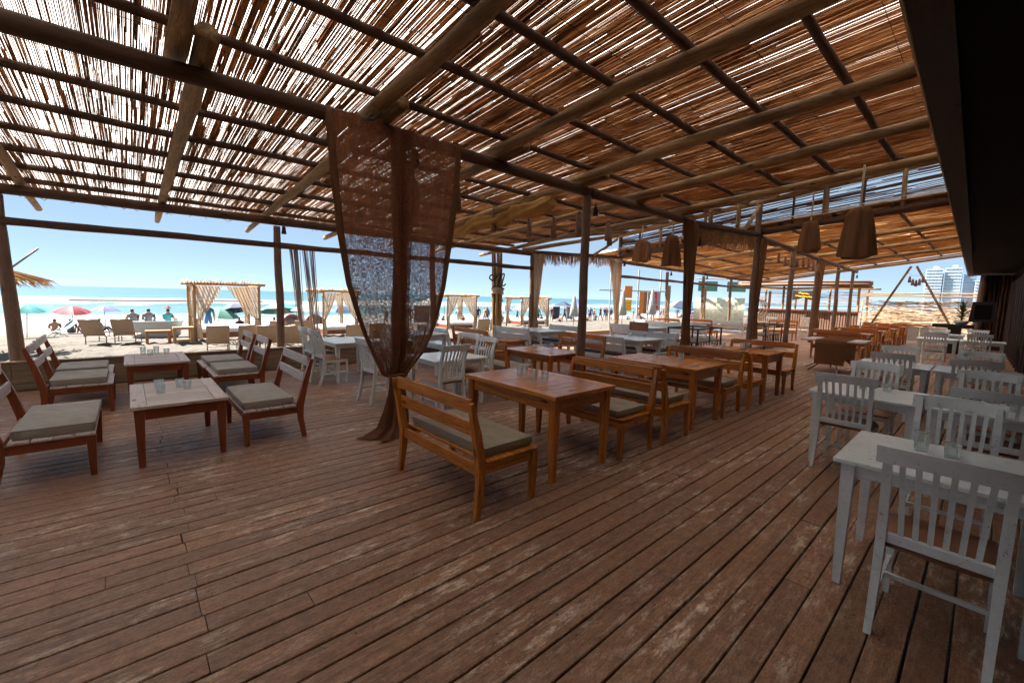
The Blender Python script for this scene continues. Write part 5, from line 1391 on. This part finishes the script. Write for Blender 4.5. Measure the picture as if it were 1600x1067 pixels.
person(.75, 28.2, 'sit', 1.4, 'canvas_grey', 'canvas_dark', 'person in a grey top sitting in the middle of the white tub', z=zs(28)+.52)
person(1.5, 28.0, 'sit', 1.0, 'canvas_teal', 'canvas_dark', 'person in a turquoise shirt and hat sitting on the white tub', z=zs(28)+.52, hat='canvas_red')
person(3.1, 27.2, 'stand', 1.5, 'canvas_blue', 'canvas_blue', 'person in blue beside the left cabana post', s=1.0)
person(-3.3, 37.0, 'sit', 1.6, 'skin', 'canvas_dark', 'person lying back beside the striped beach chair')
person(-2.6, 36.5, 'sit', 1.6, 'canvas_grey', 'canvas_grey', 'person sitting under the red umbrella, left one'); person(-2.0, 36.0, 'sit', 1.9, 'mauve', 'canvas_dark', 'person sitting under the red umbrella, right one')
person(-1.4, 37.0, 'sit', .5, 'canvas_dark', 'canvas_dark', 'person sitting between the red and violet umbrellas')
person(5.6, 34, 'sit', 1.8, 'canvas_dark', 'canvas_dark', 'person sitting below the mint umbrella'); person(7.5, 33, 'sit', 1.7, 'canvas_violet', 'canvas_violet', 'person in violet sitting right of the left cabana')
rnd = random.Random(21); tops = ['canvas_white', 'canvas_blue', 'canvas_violet', 'skin', 'canvas_dark', 'canvas_pink', 'canvas_teal', 'mauve', 'alu', 'canvas_red']
tn = {'canvas_white': 'white', 'canvas_blue': 'blue', 'canvas_violet': 'violet', 'skin': 'no', 'canvas_dark': 'dark', 'canvas_pink': 'pink', 'canvas_teal': 'turquoise', 'mauve': 'mauve', 'alu': 'grey', 'canvas_red': 'red'}
wh = ['beyond the third cabana', 'left of the leaning poles', 'right of the leaning poles', 'in front of the fourth cabana', 'beside the fourth cabana', 'between the fourth cabana and the round post', 'right of the round post', 'left of the closed umbrella', 'behind the sign boards', 'far along the waterline']
def crowd_pt(i, n):
    u = i/n; return (16+u*58, 34+rnd.uniform(-3, 3)+2*math.sin(i))
for i in range(64):
    x, y = crowd_pt(i, 64); tp = rnd.choice(tops); bt = rnd.choice(['canvas_dark', 'canvas_blue', 'mauve', 'canvas_white', 'canvas_dark'])
    ps = rnd.choice(['stand', 'walk', 'stand', 'sit', 'walk'])
    w_ = wh[min(9, int(i/6.5))]
    verb = {'stand': 'standing', 'walk': 'walking', 'sit': 'sitting'}[ps]
    person(x, y, ps, rnd.uniform(0, 6), tp, bt, f'{nm[i % 6]} person {wh[min(9, int(i/6.5))]}, {verb}, {tn[tp]} top', s=rnd.uniform(.92, 1.05))
# deck chair with towel
t = thing('beach_chair', 'blue striped reclining beach chair beside the left post', 'beach chair', at(-3.2, 32.6), R(25))
MB().grid(lambda u, v: (-.1+1.3*u, (v-.5)*.55, .25+.75*max(0, (u-.45))**1.2*1.5), 10, 4).build('sling', 'towel', t, True)
for s in (-1, 1):
    MB().tube([(-.1, s*.28, .25), (.5, s*.28, .26), (1.25, s*.28, .98)], .018, 6).build('frame', 'whiteplastic', t, True); MB().tube([(.1, s*.28, 0), (.6, s*.28, .45)], .018, 6).build('leg', 'whiteplastic', t, True); MB().tube([(.7, s*.28, 0), (.2, s*.28, .3)], .018, 6).build('leg', 'whiteplastic', t, True)
for (x, y, lab) in ((7.2, 27.4, 'left mauve round float standing behind the loungers'), (8.2, 26.6, 'right mauve round float standing behind the loungers')):
    t = thing('round_float', lab, 'float', (x, y, zs(y)+.5), 0, 'mauve round floats'); t.rotation_euler = (R(70), 0, .3)
    MB().tube([(.52*math.cos(a), .52*math.sin(a), 0) for a in [i*PI/12 for i in range(25)]], .16, 10).build('ring', 'mauve', t, True); MB().lathe([(0, .02), (.42, .02), (.42, -.02), (0, -.02)], 20).build('net', 'alu', t)
# tents and coolers in the crowd
for (x, y, c, lab) in ((40.5, 35.6, 'canvas_dark', 'dark blue beach tent left of the round post'), (43.0, 35.6, 'canvas_violet', 'violet topped beach tent left of the round post'), (21, 35, 'canvas_white', 'white beach tent right of the third cabana')):
    t = thing('beach_tent', lab, 'tent', at(x, y), .3, 'beach tents')
    MB().add([(-1.1, -1, 1.9), (1.1, -1, 1.9), (1.1, 1, 1.9), (-1.1, 1, 1.9), (0, 0, 2.5)], [(0, 1, 4), (1, 2, 4), (2, 3, 4), (3, 0, 4), (3, 2, 1, 0)]).build('roof', c, t)
    for sx in (-1, 1):
        for sy in (-1, 1): MB().tube([(sx, sy*.95, 0), (sx, sy*.95, 1.9)], .03, 5).build('pole', 'whiteplastic', t)
    MB().box(-1.0, 1.0, .93, .96, .2, 1.8).build('side_cloth', c if c != 'canvas_violet' else 'canvas_white', t)
# thatched parasol poking in at left
t = thing('thatched_parasol', 'edge of a palm-thatched parasol and bare pole behind the left post', 'parasol', at(-3.6, 21.5))
MB().tube([(0, 0, 0), (0, 0, 2.7)], .06, 8).build('pole', 'logZ', t, True)
mb = MB()
for k in range(170):
    a = random.uniform(0, 2*PI); L = random.uniform(.9, 1.75); mb.tube([(0, 0, 2.75), (L*.5*math.cos(a), L*.5*math.sin(a), 2.62), (L*math.cos(a), L*math.sin(a), 2.35-.05*random.random()), ((L+.18)*math.cos(a+.05), (L+.18)*math.sin(a+.05), 2.2-.15*random.random())], [.03, .03, .022, .004], 4, 0, False)
mb.build('thatch', 'reedfar', t, True, 'stuff')
MB().tube([(.6, -.6, 2.4), (1.55, -1.0, 3.35)], .03, 6).build('bare_pole', 'alu', t, True)

# ================================================================== FAR END
# bar
bar = thing('beach_bar', 'slatted wooden beach bar with a reed back screen under a thatched roof', 'bar')
sm_ = MB().bbox(-.02, .02, -.045, .045, .0, 1.16, .005).mesh('slat', 'postZ')
k = 0; y = 5.45
while y < 11.6:
    o = bpy.data.objects.new('slat', sm_); COL.objects.link(o); o.parent = bar; o.location = (33.0+random.uniform(-.01, .01), y, .06); y += .135
MB().box(33.05, 33.1, 5.4, 11.6, .0, 1.2).build('front_board', 'beamY', bar)
MB().bbox(32.9, 33.7, 5.3, 11.7, 1.22, 1.28).build('counter', 'redY', bar)
for y in (5.45, 7.5, 9.5, 11.5):
    log((33.3, y, 0), (33.3, y, 2.8), .07).build('post', 'logZ', bar, True); log((36.2, y, -.6), (36.2, y, 2.9), .07).build('post', 'logZ', bar, True)
for y in (8.2, 10.4): MB().bbox(33.75, 33.8, y, y+.16, 1.25, 2.5).build('door_panel', 'stoolwood', bar)
screen(36.1, 5.2, 12, lambda y: 1.55, lambda y: 2.55, .05, .014, 9, 'reed', bar)
mb = MB()
for k in range(60):
    z = 2.95+random.uniform(-.14, .14); x = 33.2+random.uniform(-.35, .35)
    mb.tube([(x, 5.0+random.uniform(-.15, .1), z), (x, 8.5, z+.04), (x, 12.2+random.uniform(-.2, .2), z)], .045, 5, .1, True)
mb.build('thatched_roof', 'thatch', bar, True, 'stuff')
for x in (33.2, 36): log((x, 4.8, 2.72), (x, 12.4, 2.72), .06).build('beam', 'logY', bar, True)
# sign with yellow script
t = thing('script_sign', 'dark bow-tie shaped board with yellow hand-written lettering on the bar', 'sign', (32.6, 8.16, 2.23))
vs = [(0, -.62, .30), (0, -.62, -.36), (0, -.2, -.26), (0, 0, -.16), (0, .2, -.26), (0, .62, -.36), (0, .62, .30), (0, .2, .26), (0, -.2, .26)]
mb = MB(); mb.add([(x-.02, y, z) for x, y, z in vs]+[(x+.02, y, z) for x, y, z in vs], [tuple(range(9)), tuple(range(17, 8, -1))]+[(i, (i+1) % 9, (i+1) % 9+9, i+9) for i in range(9)])
mb.build('board', 'signdark', t)
rnd = random.Random(3)
for r_, (z0, n_, w_, h_) in enumerate(((.12, 8, .28, .11), (-.07, 13, .46, .10))):
    pts = [(-.035, w_*.95-2*w_*i/(n_*4)+.03*math.sin(i*1.57), z0+h_*.5*math.sin(i*1.57+(.4 if i % 3 else 0))*(1.3 if i % 5 == 0 else .8)-.02*i/n_) for i in range(n_*4+1)]
    MB().tube(pts, .020, 5).build('lettering', 'yellow', t, True)
# willow screen fence
def twig_fence(name, p, q, z0, h, n, seed, lab, mat='twig', cat='fence'):
    rnd = random.Random(seed); t = thing(name, lab, cat); mb = MB(); p = Vector(p); q = Vector(q); d = q-p
    for i in range(n):
        u0 = rnd.uniform(-.02, .9); L = rnd.uniform(.08, .3); z = z0+h*rnd.random()**1.15; a = p+d*u0; b = p+d*min(1.02, u0+L); dz = rnd.gauss(0, .07)
        mid = (a+b)/2; mid.z = z+rnd.gauss(0, .05); o_ = rnd.uniform(-.06, .06)
        mb.tube([(a.x+o_, a.y, z-dz), (mid.x+o_, mid.y, mid.z), (b.x+o_, b.y, z+dz)], rnd.uniform(.008, .022), 4, 0, False)
    mb.build('woven_twigs', mat, t, True, 'stuff')
    for k in range(5):
        c = p+d*(k/4); MB().tube([(c.x+.08, c.y, z0-.5), (c.x+.08, c.y, z0+h)], .04, 6).build('post', 'logZ', t, True)
    return t
t = twig_fence('willow_fence', (35.5, 5.6, 0), (35.5, -1.6, 0), .2, 1.75, 640, 7, 'woven willow twig fence at the far end, behind the triangle of poles')
for z in (2.28, 2.40): log((35.3, 5.8, z), (35.3, -1.4, z+.02), .05).build('rail', 'logY', t, True)
# triangle of poles
t = thing('pole_triangle', 'triangle of two slanting poles at the far end of the pergola', 'poles')
MB().strip([(30.3, 2.95, 3.72), (30.3, 4.55, .1)], (1, 0, 0), .06, .10).build('pole', 'logZ', t); MB().strip([(30.3, 2.75, 3.72), (30.3, .95, .1)], (1, 0, 0), .06, .10).build('pole', 'logZ', t)
# low white wall
t = thing('white_low_wall', 'low whitewashed board wall behind the far tables', 'low wall')
for y in (1.2, 2.02): MB().bbox(26.0, 26.06, y, y+.80, .12, .76).build('panel', 'lowwall', t)
MB().bbox(25.95, 26.12, .5, 4.0, .78, .84).build('cap_board', 'redY', t)
# bamboo wall on the right
t = thing('bamboo_wall', 'dark wall of upright bamboo poles right of the potted plant', 'wall')
bm_ = MB().tube([(0, 0, -.1), (.01, 0, 1.4), (0, 0, 2.95)], [.05, .047, .045], 8).mesh('pole', 'beamZ', True)
for k in range(17):
    o = bpy.data.objects.new('pole', bm_); COL.objects.link(o); o.parent = t; o.location = (25.5+.09*(k % 2)+random.uniform(-.01, .01), .16-.05*k, 0); o.rotation_euler = (random.uniform(-.006, .006), 0, k)
log((25.4, .35, -.1), (25.35, .28, 2.95), .13, 8, 10, .02).build('crooked_trunk', 'postZ', t, True)
# dark console, plant pot, speaker
t = thing('dark_console', 'dark block table carrying the potted plant', 'table', (22.0, .95, 0))
MB().bbox(-.25, .25, -.62, .42, .93, 1.05).build('top', 'black', t); MB().bbox(-.18, .18, -.32, .02, .0, .93).build('pedestal', 'black', t)
t = thing('potted_plant', 'spiky green plant in a pale bowl on the dark console', 'plant', (22.0, .66, 1.05))
MB().lathe([(0, 0), (.13, 0), (.19, .07), (.20, .14), (.185, .14), (.17, .10), (0, .10)], 20).build('pot', 'terracotta', t, True); MB().lathe([(0, .115), (.178, .105)], 16).build('soil', 'soil', t)
for k in range(46):
    a = k*2.399; el = R(8+70*(k/46)); L = .34+.12*random.random(); z0 = .12+.45*(k/46)
    d = Vector((math.cos(a)*math.cos(el), math.sin(a)*math.cos(el), math.sin(el))); p0 = Vector((0, 0, z0)); p1 = p0+d*L*.55; p2 = p0+d*L-Vector((0, 0, .05))
    MB().strip([p0, p1, p2], (-math.sin(a), math.cos(a), 0), [.045, .035, .004], .006).build('leaf', 'plant', t)
MB().tube([(0, 0, .1), (0, 0, .62)], [.03, .02], 6).build('stem', 'plant', t, True)
t = thing('loudspeaker', 'black loudspeaker on a stand before the bamboo wall', 'loudspeaker', (22.0, .17, 0))
mb = MB(); mb.add([(-.2, -.30, 1.17), (.2, -.26, 1.17), (.2, .30, 1.15), (-.2, .33, 1.15), (-.17, -.27, 1.84), (.17, -.24, 1.84), (.17, .27, 1.86), (-.17, .27, 1.86)], [(0, 3, 2, 1), (4, 5, 6, 7), (0, 1, 5, 4), (1, 2, 6, 5), (2, 3, 7, 6), (3, 0, 4, 7)])
mb.build('cabinet', 'black', t); MB().bbox(-.20, -.185, -.2, .2, 1.25, 1.75).build('grille', 'ceiling', t); MB().tube([(0, 0, 0), (0, 0, 1.15)], .03, 8).build('pole', 'black', t)
for k in range(3): MB().tube([(0, 0, .5), (.35*math.cos(k*2.1), .35*math.sin(k*2.1), .0)], .015, 6).build('leg', 'black', t)
# ---- towers, with distance haze put into the paler wall and window colours
M['tower'] = plain('hazy_pale_concrete_tower', (.58, .62, .66), .7, var=.05, scale=.1)
M['towergrey'] = plain('blue_grey_tower', (.34, .41, .5), .7, var=.08, scale=.1)
M['towerglass'] = plain('hazy_tower_windows', (.36, .43, .5), .4, var=.15, scale=.2)
def tower(x, y0, y1, h, floors, mat, lab, cols, step=None):
    t = thing('apartment_tower', lab, 'building', (x, 0, -2), 0, 'apartment towers beyond the far end')
    MB().box(0, 18, y0, y1, 0, h).build('core', mat, t)
    fh = h/floors; wm_ = MB().box(-.35, .02, 0, (y1-y0)/cols*.62, 0, fh*.45).mesh('window', 'towerglass')
    for f in range(floors):
        MB().box(-1.6, -.01, y0-.3, y1+.3, f*fh+fh*.80, f*fh+fh*1.0).build('balcony', mat, t)
        if f < floors/2: continue
        for c in range(cols):
            o = bpy.data.objects.new('window', wm_); COL.objects.link(o); o.parent = t; o.location = (0, y0+(c+.2)*(y1-y0)/cols, f*fh+fh*.22)
    MB().box(3, 12, y0+(y1-y0)*.3, y0+(y1-y0)*.6, h, h+3).build('roof_block', mat, t)
tower(600, 35, 47, 42, 14, 'tower', 'pale apartment tower, left one beyond the far end', 5)
tower(604, 22, 33.5, 43, 14, 'tower', 'pale apartment tower, middle one with rooftop block', 5)
tower(612, 12.5, 20.5, 37, 13, 'towergrey', 'blue-grey narrow tower right of the pale towers', 3)
tower(590, -2, 12, 30, 11, 'tower', 'lower pale tower nearest the dark soffit', 5)
